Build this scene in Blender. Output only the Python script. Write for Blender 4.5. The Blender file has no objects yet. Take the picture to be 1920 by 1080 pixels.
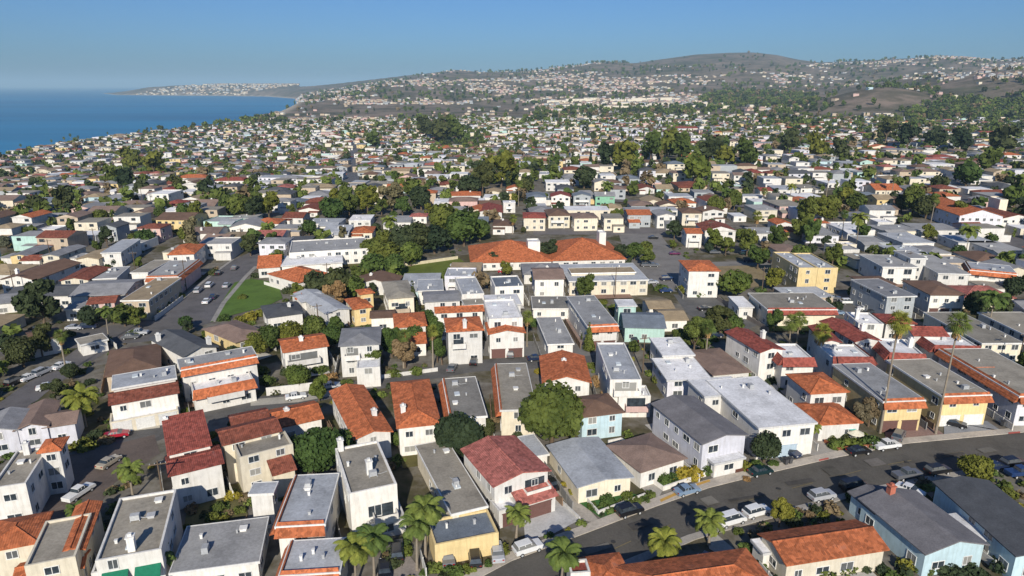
import bpy, math, random
import numpy as np
from mathutils import Vector, Matrix, noise as mnoise
random.seed(7); np.random.seed(7)
SC = bpy.context.scene; COL = SC.collection
R = math.radians; PI = math.pi
# ---------------------------------------------------------------- camera
CH = 62.0; F = 1280.0; PITCH = math.atan(380/F)
cd = bpy.data.cameras.new('camera'); cam = bpy.data.objects.new('camera', cd); COL.objects.link(cam)
cd.sensor_width = 36; cd.lens = 24; cd.clip_start = .5; cd.clip_end = 300000
cam.location = (0, 0, CH); cam.rotation_euler = (PI/2-PITCH, 0, 0); SC.camera = cam
# ---------------------------------------------------------------- sky, sun, exposure
SUN_EL = 29.0; SUN_AZ = 180.5     # compass bearing of the sun with +Y as north: behind the viewer
W = bpy.data.worlds.new('World'); SC.world = W; W.use_nodes = True
nt = W.node_tree; bg = nt.nodes['Background']
sky = nt.nodes.new('ShaderNodeTexSky'); sky.sky_type = 'NISHITA'; sky.sun_disc = False
sky.sun_elevation = R(SUN_EL); sky.sun_rotation = R(SUN_AZ); sky.altitude = 100
sky.air_density = 1.0; sky.dust_density = 1.0; sky.ozone_density = 1.4
tint = nt.nodes.new('ShaderNodeMix'); tint.data_type = 'RGBA'; tint.blend_type = 'MULTIPLY'; tint.inputs[0].default_value = 1   # clear deep-blue winter sky
tint.inputs[7].default_value = (.385, .68, 1.17, 1); nt.links.new(sky.outputs[0], tint.inputs[6])
nt.links.new(tint.outputs[2], bg.inputs[0]); bg.inputs[1].default_value = .067
sd = bpy.data.lights.new('sun', 'SUN'); sun = bpy.data.objects.new('sun', sd); COL.objects.link(sun)
sd.energy = 4.6; sd.angle = R(.5); sd.color = (1, .93, .81)
sx, sy, sz = math.sin(R(SUN_AZ))*math.cos(R(SUN_EL)), math.cos(R(SUN_AZ))*math.cos(R(SUN_EL)), math.sin(R(SUN_EL))
sun.rotation_euler = Vector((sx, sy, sz)).to_track_quat('Z', 'Y').to_euler()
sun.location = (0, -50, 150)
SC.view_settings.view_transform = 'Standard'; SC.view_settings.look = 'None'
SC.view_settings.exposure = 0.22; SC.view_settings.gamma = 1; SC.view_settings.use_curve_mapping = False
SC.render.engine = 'CYCLES'
SC.cycles.max_bounces = 4; SC.cycles.diffuse_bounces = 2; SC.cycles.glossy_bounces = 2
SC.cycles.transparent_max_bounces = 4; SC.cycles.volume_bounces = 0

# ---------------------------------------------------------------- terrain height
def bp(u, v, z=0.0):
    """a direction seen from the drone, met with the level z: gives map coordinates"""
    c, s = math.cos(PITCH), math.sin(PITCH)
    dx = (u-960)/F; k = (540-v)/F
    dy = c+k*s; dz = -s+k*c
    t = (z-CH)/dz
    return (dx*t, dy*t)
def proj(x, y, z):
    c, s = math.cos(PITCH), math.sin(PITCH)
    d = y*c-(z-CH)*s; w = y*s+(z-CH)*c
    d = max(d, 1e-3)
    return 960+F*x/d, 540-F*w/d
SEA = -50.0
COAST = [bp(-900, 460, -32), bp(-300, 345, -32), bp(0, 287, -32), bp(130, 263, -32), bp(260, 249, -32), bp(350, 241, -34), bp(430, 230, -36),
         bp(500, 221, -42), bp(548, 207, -48), bp(557, 194, -49), bp(552, 185, -49.5), bp(500, 181, -49.5), bp(400, 179.5, -49.5),
         bp(300, 179, -49.5), bp(215, 178, -49.5), bp(188, 175, -49.5)]
TIP = COAST[-1]
POLY = COAST+[(TIP[0]*1.06-100, TIP[1]*1.12), (COAST[12][0]*1.35, 14500), (0, 24000), (24000, 24000), (24000, -3000), (-9000, -3000)]
PX = np.array(POLY)
def coast_d(x, y):
    """signed distance to the shore, + on land (arrays)"""
    x = np.asarray(x, float); y = np.asarray(y, float)
    n = len(PX); d2 = np.full(x.shape, 1e18); ins = np.zeros(x.shape, bool)
    for i in range(n):
        ax, ay = PX[i]; bx_, by_ = PX[(i+1) % n]
        ex, ey = bx_-ax, by_-ay
        t = np.clip(((x-ax)*ex+(y-ay)*ey)/(ex*ex+ey*ey), 0, 1)
        d2 = np.minimum(d2, (x-ax-t*ex)**2+(y-ay-t*ey)**2)
        c = ((ay > y) != (by_ > y)) & (x < (bx_-ax)*(y-ay)/(by_-ay+1e-12)+ax)
        ins ^= c
    return np.sqrt(d2)*np.where(ins, 1, -1)
RND = np.random.RandomState(3).rand(256, 256)
def vn(x, y):
    xi = np.floor(x).astype(int); yi = np.floor(y).astype(int)
    fx = x-xi; fy = y-yi; fx = fx*fx*(3-2*fx); fy = fy*fy*(3-2*fy)
    g = lambda a, b: RND[a % 256, b % 256]
    return (g(xi, yi)*(1-fx)+g(xi+1, yi)*fx)*(1-fy)+(g(xi, yi+1)*(1-fx)+g(xi+1, yi+1)*fx)*fy
def fbm(x, y, o=4):
    s = 0; a = .5
    for k in range(o):
        s = s+a*vn(x*2**k+k*17.3, y*2**k+k*9.1); a *= .5
    return s/(1-.5**o)
def sst(a, b, x):
    t = np.clip((x-a)/(b-a), 0, 1); return t*t*(3-2*t)
RU = np.array([-600, 480, 540, 600, 700, 760, 850, 900, 960, 1000, 1050, 1110, 1190, 1230, 1300, 1360, 1410, 1450, 1490, 1530, 1600, 1700, 1750, 1800, 1860, 1920, 2400, 4000])
RV = np.array([160, 159, 155, 145, 137, 134, 133, 137, 136, 134, 128, 122, 122, 117, 109, 107, 107, 111, 119, 124, 122, 119, 117, 120, 125, 124, 118, 118])
def T(x, y):
    x = np.asarray(x, float); y = np.asarray(y, float)
    r = np.hypot(x, y)+1e-6; az = np.arctan2(x, y)
    u = 960+1335*np.tan(np.clip(az, -1.3, 1.3)); u = np.where(np.abs(az) > 1.3, np.sign(az)*5000, u)
    left = sst(.35, -.35, az) if False else 1-sst(-.35, .25, az)
    z = -34*left*sst(330, 980, r)
    z = z-8*(1-left)*sst(420, 1000, r)
    # valley beyond the town and the long rise to the ridge
    el = (160-np.interp(u, RU, RV))/1335
    RR = 6600+700*np.sin(az*5)
    top = CH+RR*el
    s = sst(1900, RR, r)**1.25
    amp = sst(1500, 3600, r)*(1-.85*sst(RR-2000, RR-600, r))
    n = fbm(x/900+5, y/900+2, 5)-.5; n2 = fbm(x/260+1, y/260+8, 4)-.5
    back = 1-.45*sst(RR, RR+2500, r)
    z = z+(top-z)*s*back*np.where(az < -.42, 0, 1)*sst(-.42, -.30, az)
    z = z+amp*(n*75+n2*26)*sst(-.34, -.15, az)*(1-.6*(az < -.1))
    # nearer scrub hills on the right
    def hill(u0, r0, h, sa, sr):
        a0 = math.atan((u0-960)/1335)
        return h*np.exp(-((az-a0)*r0/sa)**2-((r-r0)/sr)**2)
    z = z+hill(1650, 2200, 58, 170, 270)+hill(1850, 2900, 78, 260, 450)+hill(1700, 3500, 50, 400, 400)+hill(2100, 2500, 80, 300, 400)
    z = z+hill(1150, 5700, 36, 240, 300)+hill(1370, 7600, 4, 500, 700)
    # dana headland
    hz = -50+sst(0, 420, coast_d(x, y))*(92*sst(TIP[0]-100, TIP[0]+2400, x)+30)*1.0
    far = (y > 5600) & (az < -.29)
    cd_ = coast_d(x, y)
    z = np.where(far, hz+n2*10*sst(0, 400, cd_), z)
    blend = sst(5000, 5600, y)*(az < -.29)
    # bluff at the shore
    z = np.where(cd_ < 0, SEA-3, np.minimum(z, SEA+1+np.maximum(0, cd_)*np.where(y > 3200, .16, .9)+np.where(y > 3200, np.minimum(22, np.maximum(0, cd_)*.5), 0)))
    return z
def T1(x, y): return float(T(np.array([x]), np.array([y]))[0])
def gp(u, v):
    """map point of the ground seen at u,v"""
    z = 0.0
    x, y = bp(u, v, z)
    if math.hypot(x, y) < 330: return x, y, 0.0
    for _ in range(14):
        x, y = bp(u, v, z); z = .5*z+.5*T1(x, y)
    return x, y, T1(x, y)

# ---------------------------------------------------------------- materials
def mat(name):
    m = bpy.data.materials.new(name); m.use_nodes = True
    return m, m.node_tree, m.node_tree.nodes['Principled BSDF']
def nd(t, k, **kw):
    n = t.nodes.new(k)
    for a, b in kw.items(): setattr(n, a, b)
    return n
def ramp(t, fac, stops):
    r = nd(t, 'ShaderNodeValToRGB'); t.links.new(fac, r.inputs[0])
    e = r.color_ramp.elements
    while len(e) < len(stops): e.new(.5)
    for i, (p, c) in enumerate(stops): e[i].position = p; e[i].color = (*c, 1) if len(c) == 3 else c
    return r.outputs[0]
def nz(t, vec, scale, detail=4, rough=.6):
    n = nd(t, 'ShaderNodeTexNoise'); n.inputs['Scale'].default_value = scale
    n.inputs['Detail'].default_value = detail; n.inputs['Roughness'].default_value = rough
    t.links.new(vec, n.inputs['Vector']); return n.outputs['Fac']
def mixc(t, a, b, fac, mode='MIX'):
    m = nd(t, 'ShaderNodeMix', data_type='RGBA', blend_type=mode)
    for s, v in ((m.inputs[0], fac), (m.inputs[6], a), (m.inputs[7], b)):
        if hasattr(v, 'links'): t.links.new(v, s)
        elif isinstance(v, (int, float)): s.default_value = v
        else: s.default_value = (*v, 1)
    return m.outputs[2]
def scl(c, k): return tuple(min(.95, x*k) for x in c)
MC = {}
def surf(kind, c):
    """kind: wall, tile, shingle, flat, plain, paint, concrete"""
    key = (kind, c)
    if key in MC: return MC[key]
    m, t, b = mat(kind+'_'+str(len(MC))); MC[key] = m
    tc = nd(t, 'ShaderNodeTexCoord').outputs['Object']
    rnd = nd(t, 'ShaderNodeObjectInfo').outputs['Random']
    rr = ramp(t, rnd, [(0, (.84, .84, .84)), (1, (1.1, 1.08, 1.05))])
    rough = .85
    if kind == 'wall':
        f = nz(t, tc, .7); col = ramp(t, f, [(.3, scl(c, .86)), (.6, c), (.8, scl(c, 1.05))])
        f2 = nz(t, tc, 6, 3); col = mixc(t, col, scl(c, .8), ramp(t, f2, [(.6, (0, 0, 0)), (.85, (.5, .5, .5))]))
        mp = nd(t, 'ShaderNodeMapping'); mp.inputs['Scale'].default_value = (2.2, 2.2, .25); t.links.new(tc, mp.inputs['Vector'])
        f3 = nz(t, mp.outputs[0], 1, 5, .7); col = mixc(t, col, ramp(t, f3, [(.35, (.74, .72, .68)), (.55, (1, 1, 1))]), .55, 'MULTIPLY')
    elif kind == 'tile':
        v = nd(t, 'ShaderNodeTexVoronoi'); v.inputs['Scale'].default_value = 2.2; t.links.new(tc, v.inputs['Vector'])
        f = nz(t, tc, .55, 5, .7)
        col = ramp(t, f, [(.25, scl(c, .6)), (.45, c), (.6, scl(c, 1.15)), (.75, tuple(x*.8+.07 for x in c))])
        col = mixc(t, col, (.62, .60, .60), v.outputs['Color'], 'OVERLAY') if False else col
        bw = nd(t, 'ShaderNodeRGBToBW'); t.links.new(v.outputs['Color'], bw.inputs[0])
        col = mixc(t, col, ramp(t, bw.outputs[0], [(.2, (.6, .58, .56)), (.8, (1.25, 1.2, 1.15))]), .8, 'MULTIPLY')
        w = nd(t, 'ShaderNodeTexWave'); w.inputs['Scale'].default_value = 1.1; w.inputs['Distortion'].default_value = .6
        w.wave_profile = 'SIN'; t.links.new(tc, w.inputs['Vector'])
        bm_ = nd(t, 'ShaderNodeBump'); bm_.inputs['Strength'].default_value = .35; bm_.inputs['Distance'].default_value = .1
        t.links.new(w.outputs['Fac'], bm_.inputs['Height']); t.links.new(bm_.outputs[0], b.inputs['Normal'])
    elif kind == 'shingle':
        f = nz(t, tc, .4, 6, .7); f2 = nz(t, tc, 5, 2)
        col = ramp(t, f, [(.3, scl(c, .72)), (.55, c), (.75, scl(c, 1.25))])
        col = mixc(t, col, ramp(t, f2, [(.3, (.75, .75, .75)), (.7, (1.2, 1.2, 1.2))]), .7, 'MULTIPLY')
    elif kind == 'flat':
        f = nz(t, tc, .22, 6, .75); f2 = nz(t, tc, 2.5, 4)
        col = ramp(t, f, [(.3, scl(c, .66)), (.5, c), (.72, scl(c, 1.22))])
        col = mixc(t, col, ramp(t, f2, [(.35, (.82, .81, .8)), (.65, (1.1, 1.1, 1.1))]), .8, 'MULTIPLY')
    elif kind == 'concrete':
        f = nz(t, tc, .18, 7, .75); f2 = nz(t, tc, 3, 4)
        col = ramp(t, f, [(.3, scl(c, .65)), (.5, c), (.75, scl(c, 1.2))])
        col = mixc(t, col, ramp(t, f2, [(.35, (.85, .85, .85)), (.65, (1.1, 1.1, 1.1))]), .8, 'MULTIPLY')
    elif kind == 'paint':
        f = nz(t, tc, 1.5); col = ramp(t, f, [(.3, scl(c, .9)), (.7, scl(c, 1.05))]); rough = .3
        b.inputs['Coat Weight'].default_value = .5; b.inputs['Coat Roughness'].default_value = .1
    elif kind == 'glass':
        f = nz(t, tc, 1.2); col = ramp(t, f, [(.35, scl(c, .6)), (.7, scl(c, 1.6))]); rough = .15
        col = mixc(t, col, (.34, .33, .30), ramp(t, rnd, [(.55, (0, 0, 0)), (.75, (.35, .35, .35)), (.95, (.85, .85, .85))]))
    else:
        f = nz(t, tc, 3); col = ramp(t, f, [(.3, scl(c, .85)), (.7, scl(c, 1.12))])
    if kind not in ('paint', 'glass'): col = mixc(t, col, rr, 1.0, 'MULTIPLY')
    t.links.new(col, b.inputs['Base Color']); b.inputs['Roughness'].default_value = rough
    b.inputs['Specular IOR Level'].default_value = .5 if kind in ('paint', 'glass') else .2
    return m
RC = dict(o=('tile', (.44, .14, .06)), r=('tile', (.27, .075, .058)), rb=('tile', (.22, .075, .05)), k=('tile', (.36, .13, .11)),
          b=('shingle', (.17, .105, .075)), p=('shingle', (.24, .17, .14)), g=('flat', (.34, .34, .34)), s=('shingle', (.27, .27, .28)),
          d=('shingle', (.10, .105, .115)), w=('flat', (.76, .76, .77)), t=('flat', (.30, .275, .23)), a=('flat', (.23, .22, .2)), u=('shingle', (.17, .2, .24)),
          c=('flat', (.42, .44, .47)), n=('shingle', (.36, .28, .18)), e=('shingle', (.165, .16, .17)))
RNAME = dict(o='orange tile', r='red tile', rb='dull red', k='pink', b='brown', p='pale brown', e='dark grey', g='grey', s='grey', d='charcoal', w='white', t='tan', a='dark tan', u='blue grey', c='pale grey', n='sandy')
WC = dict(W=(.75, .73, .69), C=(.76, .69, .55), Y=(.74, .58, .30), B=(.52, .68, .74), G=(.42, .45, .47), L=(.66, .66, .72), M=(.48, .68, .62), T=(.55, .45, .34), P=(.66, .46, .42), D=(.22, .25, .3), V=(.25, .5, .35))
WNAME = dict(W='white', C='cream', Y='yellow', B='light blue', G='grey', L='pale lilac', M='mint', T='tan', P='pink', D='dark blue grey', V='green')
def foliage(name, c1, c2, hue=0.0):
    m, t, b = mat(name)
    tc = nd(t, 'ShaderNodeTexCoord').outputs['Object']
    f = nz(t, tc, .9, 5, .75); rnd = nd(t, 'ShaderNodeObjectInfo').outputs['Random']
    col = ramp(t, f, [(.32, scl(c1, 1.15)), (.68, scl(c2, 1.2))])
    col = mixc(t, col, ramp(t, rnd, [(0, (.6, .72, .8)), (.5, (1, 1, 1)), (1, (1.45, 1.2, .9))]), 1.0, 'MULTIPLY')
    t.links.new(col, b.inputs['Base Color']); b.inputs['Roughness'].default_value = .8; b.inputs['Specular IOR Level'].default_value = .15
    return m
FOL = dict(olive=foliage('olive_leaves', (.035, .05, .010), (.115, .135, .03)),
           dark=foliage('dark_leaves', (.018, .028, .012), (.058, .072, .03)),
           green=foliage('green_leaves', (.03, .052, .012), (.095, .13, .03)),
           yellow=foliage('yellow_leaves', (.09, .09, .012), (.24, .21, .035)),
           grey=foliage('grey_leaves', (.05, .055, .035), (.14, .14, .09)),
           palm=foliage('palm_leaves', (.05, .075, .014), (.17, .20, .045)),
           dry=foliage('dry_leaves', (.10, .07, .035), (.22, .16, .09)))
BARK = surf('plain', (.13, .095, .065)); PBARK = surf('plain', (.26, .22, .17)); DRY = FOL['dry']
GLASS = surf('glass', (.035, .045, .055)); FRAME = surf('plain', (.7, .7, .68)); BLACK = surf('plain', (.02, .02, .02))
GAR = surf('plain', (.14, .075, .065)); GARW = surf('plain', (.66, .66, .64)); GARB = surf('plain', (.4, .5, .58))
WTRIM = surf('wall', (.8, .79, .76)); METAL = surf('plain', (.42, .43, .44)); AWN = surf('plain', (.015, .16, .09))

# ---------------------------------------------------------------- mesh helpers
def mk(name, V, Fs, m, parent=None, loc=None, rz=0.0, smooth=False, mids=None):
    me = bpy.data.meshes.new(name); me.from_pydata([tuple(v) for v in V], [], [tuple(f) for f in Fs])
    ms = m if isinstance(m, (list, tuple)) else [m]
    for q in ms: me.materials.append(q)
    if mids is not None: me.polygons.foreach_set('material_index', np.array(mids, np.int32))
    if smooth: me.polygons.foreach_set('use_smooth', np.ones(len(me.polygons), bool))
    me.update()
    o = bpy.data.objects.new(name, me); COL.objects.link(o)
    if parent: o.parent = parent
    if loc is not None: o.location = loc
    if rz: o.rotation_euler = (0, 0, rz)
    return o
class MB:
    def __init__(s): s.v = []; s.f = []
    def add(s, V, Fs):
        n = len(s.v); s.v += [tuple(v) for v in V]; s.f += [tuple(i+n for i in f) for f in Fs]; return s
    def box(s, x0, x1, y0, y1, z0, z1):
        return s.add([(x0, y0, z0), (x1, y0, z0), (x1, y1, z0), (x0, y1, z0), (x0, y0, z1), (x1, y0, z1), (x1, y1, z1), (x0, y1, z1)],
                     [(0, 3, 2, 1), (4, 5, 6, 7), (0, 1, 5, 4), (1, 2, 6, 5), (2, 3, 7, 6), (3, 0, 4, 7)])
    def tube(s, pts, rad, n=8):
        rings = []
        for i, p in enumerate(pts):
            p = Vector(p); a = Vector(pts[max(0, i-1)]); b = Vector(pts[min(len(pts)-1, i+1)])
            d = (b-a).normalized(); up = Vector((1, 0, 0)) if abs(d.z) > .9 else Vector((0, 0, 1))
            e = d.cross(up).normalized(); g = d.cross(e)
            rr = rad[i] if isinstance(rad, (list, tuple)) else rad
            rings.append([p+e*math.cos(2*PI*k/n)*rr+g*math.sin(2*PI*k/n)*rr for k in range(n)])
        V = [v for q in rings for v in q]; Fs = []
        for i in range(len(pts)-1):
            for k in range(n): Fs.append((i*n+k, i*n+(k+1) % n, (i+1)*n+(k+1) % n, (i+1)*n+k))
        Fs.append(tuple(range((len(pts)-1)*n, len(pts)*n))); Fs.append(tuple(range(n))[::-1])
        return s.add(V, Fs)
    def build(s, name, m, parent=None, **k): return mk(name, s.v, s.f, m, parent, **k)
def root(name, label, cat, loc, rz=0.0, group=None):
    o = bpy.data.objects.new(name, None); o.empty_display_size = .5; COL.objects.link(o)
    o.location = loc; o.rotation_euler = (0, 0, rz); o['label'] = label; o['category'] = cat
    if group: o['group'] = group
    return o
def tag(o, label, cat, group=None):
    o['label'] = label; o['category'] = cat
    if group: o['group'] = group
    return o
def copy1(o, parent=None):
    c = o.copy(); COL.objects.link(c); c.parent = parent; return c
def copy_tree(o, parent=None):
    c = copy1(o, parent)
    for ch in o.children: copy_tree(ch, c)
    return c
OCC = []            # x, y, radius of what stands already
THINGS = []         # auto-labelled: dict(o, look, u, v)
LAND = []           # (ref phrase, u, v)

# ---------------------------------------------------------------- ground
def build_ground():
    azs = np.concatenate([np.linspace(-PI, -.95, 40)[:-1], np.linspace(-.95, .95, 760), np.linspace(.95, PI, 40)[1:]])
    rs = [0.0, 30, 60, 120, 200, 260, 330]
    r = 345.0
    while r < 15000: rs.append(r); r *= 1.0135
    rs = np.array(rs)
    A, Q = np.meshgrid(azs, rs[1:]); X = np.sin(A)*Q; Y = np.cos(A)*Q
    Z = T(X, Y)
    nr, na = X.shape
    V = np.stack([X, Y, Z], -1).reshape(-1, 3)
    i = np.arange((nr-1)*(na-1)); a = i // (na-1); b = i % (na-1)
    q = np.stack([a*na+b, (a+1)*na+b, (a+1)*na+b+1, a*na+b+1], -1)
    me = bpy.data.meshes.new('ground')
    V = np.vstack([V, [[0, 0, 0]]]); ctr = len(V)-1
    tri = np.stack([np.full(na-1, ctr), np.arange(na-1), np.arange(1, na)], -1)
    me.vertices.add(len(V)); me.vertices.foreach_set('co', V.ravel())
    nl = q.size+tri.size; me.loops.add(nl); me.polygons.add(len(q)+len(tri))
    me.loops.foreach_set('vertex_index', np.concatenate([q.ravel(), tri.ravel()]).astype(np.int32))
    me.polygons.foreach_set('loop_start', np.concatenate([np.arange(len(q))*4, q.size+np.arange(len(tri))*3]).astype(np.int32))
    me.polygons.foreach_set('use_smooth', np.ones(len(q)+len(tri), bool))
    me.update(calc_edges=True); me.validate()
    # wildness: 0 in town, 1 on open scrub
    rr = np.hypot(V[:, 0], V[:, 1]); az = np.arctan2(V[:, 0], V[:, 1])
    wild = sst(1850, 2150, rr+200*(az > .05)); sand = (sst(70, 25, np.abs(coast_d(V[:, 0], V[:, 1])-20))*(V[:, 1] > 1200)*(V[:, 1] < 8000)) if False else (1-sst(30, 75, np.abs(coast_d(V[:, 0], V[:, 1]))))*(V[:, 1] > 1500)
    at = me.attributes.new('wild', 'FLOAT', 'POINT'); at.data.foreach_set('value', wild.astype(np.float32))
    at = me.attributes.new('sand', 'FLOAT', 'POINT'); at.data.foreach_set('value', sand.astype(np.float32))
    m, t, b = mat('earth')
    geo = nd(t, 'ShaderNodeNewGeometry').outputs['Position']
    n1 = nz(t, geo, .035, 6, .7); n2 = nz(t, geo, .35, 4); n3 = nz(t, geo, .0035, 7, .65); n4 = nz(t, geo, .012, 6, .7)
    town = ramp(t, n1, [(.36, (.055, .065, .022)), (.45, (.11, .095, .06)), (.53, (.2, .185, .16)), (.60, (.14, .12, .10)), (.72, (.09, .085, .05))])  # soil and paving tones, darkened in colour to deepen shade between houses
    town = mixc(t, town, ramp(t, n2, [(.3, (.7, .7, .68)), (.7, (1.15, 1.15, 1.15))]), 1, 'MULTIPLY')
    scrub = ramp(t, n3, [(.34, (.10, .10, .06)), (.46, (.18, .145, .11)), (.6, (.25, .19, .15)), (.75, (.19, .165, .115))])
    scrub = mixc(t, scrub, ramp(t, n4, [(.42, (.38, .46, .4)), (.56, (1, 1, 1))]), .75, 'MULTIPLY')
    wa = nd(t, 'ShaderNodeAttribute'); wa.attribute_name = 'wild'
    sa = nd(t, 'ShaderNodeAttribute'); sa.attribute_name = 'sand'
    t.links.new(mixc(t, mixc(t, town, scrub, wa.outputs['Fac']), (.42, .36, .28), sa.outputs['Fac']), b.inputs['Base Color']); b.inputs['Roughness'].default_value = .95
    b.inputs['Specular IOR Level'].default_value = .05
    me.materials.append(m)
    o = bpy.data.objects.new('ground', me); COL.objects.link(o); o['kind'] = 'structure'
build_ground()
def build_sea():
    n = 128; V = [(0, 0, 0)]; Fs = []
    rads = [400, 1500, 4000, 12000, 30000, 60000]
    for r in rads: V += [(math.cos(2*PI*k/n)*r, math.sin(2*PI*k/n)*r, 0) for k in range(n)]
    for k in range(n): Fs.append((0, 1+k, 1+(k+1) % n))
    for j in range(len(rads)-1):
        for k in range(n): a = 1+j*n; Fs.append((a+k, a+n+k, a+n+(k+1) % n, a+(k+1) % n))
    m, t, b = mat('sea_water')
    geo = nd(t, 'ShaderNodeNewGeometry').outputs['Position']
    mp = nd(t, 'ShaderNodeMapping'); mp.inputs['Scale'].default_value = (.00035, .0022, 1); t.links.new(geo, mp.inputs['Vector'])
    f = nz(t, mp.outputs[0], 1, 6, .65)
    mp2 = nd(t, 'ShaderNodeMapping'); mp2.inputs['Scale'].default_value = (.004, .03, 1); t.links.new(geo, mp2.inputs['Vector'])
    f2 = nz(t, mp2.outputs[0], 1, 5, .7)
    col = ramp(t, f, [(.35, (.010, .12, .24)), (.6, (.016, .20, .36)), (.75, (.028, .25, .42))])
    col = mixc(t, col, ramp(t, f2, [(.3, (.72, .8, .85)), (.7, (1.15, 1.1, 1.1))]), .7, 'MULTIPLY')
    t.links.new(col, b.inputs['Base Color']); b.inputs['Roughness'].default_value = .38
    bm_ = nd(t, 'ShaderNodeBump'); bm_.inputs['Strength'].default_value = .5; bm_.inputs['Distance'].default_value = .6
    t.links.new(nz(t, geo, .12, 6, .7), bm_.inputs['Height']); t.links.new(bm_.outputs[0], b.inputs['Normal'])
    o = mk('sea', V, Fs, m, loc=(0, 0, SEA)); o['kind'] = 'structure'
build_sea()
def build_haze():
    m = bpy.data.materials.new('haze'); m.use_nodes = True; t = m.node_tree; t.nodes.clear()
    out = nd(t, 'ShaderNodeOutputMaterial'); v = nd(t, 'ShaderNodeVolumePrincipled')
    v.inputs['Color'].default_value = (.55, .82, 1.0, 1); v.inputs['Density'].default_value = 6.0e-5; v.inputs['Anisotropy'].default_value = -.05
    t.links.new(v.outputs[0], out.inputs['Volume'])
    o = MB().box(-61000, 61000, -61000, 61000, SEA-4.5, 420).build('haze', m); o['kind'] = 'stuff'
build_haze()
# ---- sheets on the ground
LEV = [0.02]
def sheet(name, pts, kind, c, z=None, px=True, thick=0):
    P = [bp(*p) for p in pts] if px else pts
    if z is None: LEV[0] += .004; z = LEV[0]
    x0, y0 = P[0]
    area = sum(P[i][0]*P[(i+1) % len(P)][1]-P[(i+1) % len(P)][0]*P[i][1] for i in range(len(P)))
    if area < 0: P = P[::-1]
    n = len(P)
    V = [(x, y, z) for x, y in P]; Fs = [tuple(range(n))]
    if thick:
        V += [(x, y, z-thick) for x, y in P]
        Fs += [(i, i+n, (i+1) % n+n, (i+1) % n) for i in range(n)]
    o = mk(name, V, Fs, surf(kind, c)); o['kind'] = 'structure'; return o
ASPH = (.125, .115, .10); CONC = (.36, .34, .31); LAWN = (.10, .17, .03)
ROADS = []
def strip(name, A, B, kind, c, thick=0, z=None):
    ROADS.append([bp(*p) for p in A+B[::-1]])
    return sheet(name, A+B[::-1], kind, c, z=z, thick=thick)
def inpoly(x, y, P):
    ins = False; n = len(P)
    for i in range(n):
        ax, ay = P[i]; b_, c_ = P[(i+1) % n]
        if (ay > y) != (c_ > y) and x < (b_-ax)*(y-ay)/(c_-ay)+ax: ins = not ins
    return ins
# ---------------------------------------------------------------- streets
MU = [(700, 1190), (960, 1052), (1110, 996), (1230, 950), (1330, 915), (1430, 890), (1560, 860), (1700, 832), (1920, 811), (2100, 800), (2500, 790)]
ML = [(960, 1230), (1030, 1110), (1160, 1056), (1290, 1004), (1400, 972), (1500, 948), (1600, 921), (1720, 897), (1800, 884), (1920, 868), (2100, 853), (2500, 842)]
MS = [(680, 1182), (945, 1040), (1095, 985), (1215, 939), (1315, 903), (1425, 877), (1555, 849), (1695, 822), (1915, 802), (2095, 791), (2500, 782)]
ML2 = [(980, 1250), (1050, 1118), (1178, 1066), (1305, 1012), (1412, 981), (1510, 957), (1610, 929), (1730, 905), (1808, 892), (1925, 876), (2100, 860), (2500, 849)]
strip('road', MU, ML, 'concrete', ASPH)
strip('sidewalk', MS, MU, 'concrete', (.42, .38, .33), thick=.14, z=.14)
strip('sidewalk', ML, ML2, 'concrete', (.40, .37, .33), thick=.14, z=.14)
# road behind, running up to the right between the houses
strip('back_street', [(120, 850), (300, 790), (430, 752), (600, 727), (740, 700), (880, 676), (1010, 668), (1180, 648)],
      [(130, 900), (330, 812), (450, 775), (610, 750), (750, 722), (890, 697), (1020, 690), (1190, 668)], 'concrete', (.13, .125, .12))
sheet('alley', [(125, 855), (290, 815), (300, 850), (215, 905), (150, 1000), (60, 1000), (40, 960)], 'concrete', (.145, .115, .10)); ROADS.append([bp(*p) for p in [(125, 855), (290, 815), (300, 850), (215, 905), (150, 1000), (60, 1000), (40, 960)]])
strip('side_street', [(290, 600), (345, 560), (400, 515), (440, 487), (475, 470)], [(400, 604), (420, 568), (462, 520), (480, 500), (505, 470)], 'concrete', (.125, .12, .125))
strip('side_street', [(0, 642), (120, 622), (290, 600), (360, 590)], [(0, 668), (120, 655), (280, 640), (400, 604)], 'concrete', (.12, .115, .115))
strip('side_street', [(150, 650), (95, 690), (20, 740), (-20, 770)], [(250, 630), (148, 692), (85, 738), (25, 792)], 'concrete', (.12, .115, .12))
strip('side_street', [(470, 470), (540, 462), (560, 455)], [(490, 480), (530, 476), (560, 466)], 'concrete', (.12, .115, .12))
strip('sidewalk', [(395, 603), (415, 568), (456, 520), (476, 500)], [(404, 603), (424, 568), (464, 520), (484, 500)], 'concrete', CONC, z=.13, thick=.13)
strip('sidewalk', [(283, 600), (338, 560), (394, 515), (436, 486)], [(292, 600), (346, 560), (401, 515), (441, 486)], 'concrete', CONC, z=.13, thick=.13)
strip('far_street', [(1000, 428), (1180, 426), (1400, 432)], [(1000, 440), (1180, 440), (1400, 442)], 'concrete', (.15, .14, .14))
strip('parking_lot', [(1160, 438), (1236, 438), (1262, 470), (1300, 492), (1480, 488), (1500, 500)], [(1165, 455), (1180, 492), (1215, 520), (1230, 545), (1280, 548), (1330, 520), (1420, 505)], 'concrete', (.2, .19, .18))
strip('parking_lot', [(1262, 552), (1340, 556), (1380, 590), (1420, 610)], [(1268, 560), (1290, 590), (1330, 606), (1400, 618)], 'concrete', (.12, .12, .12))
strip('parking_lot', [(1470, 548), (1570, 548), (1660, 590), (1700, 605)], [(1490, 560), (1560, 575), (1610, 600), (1640, 606)], 'concrete', (.13, .125, .12))
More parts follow.
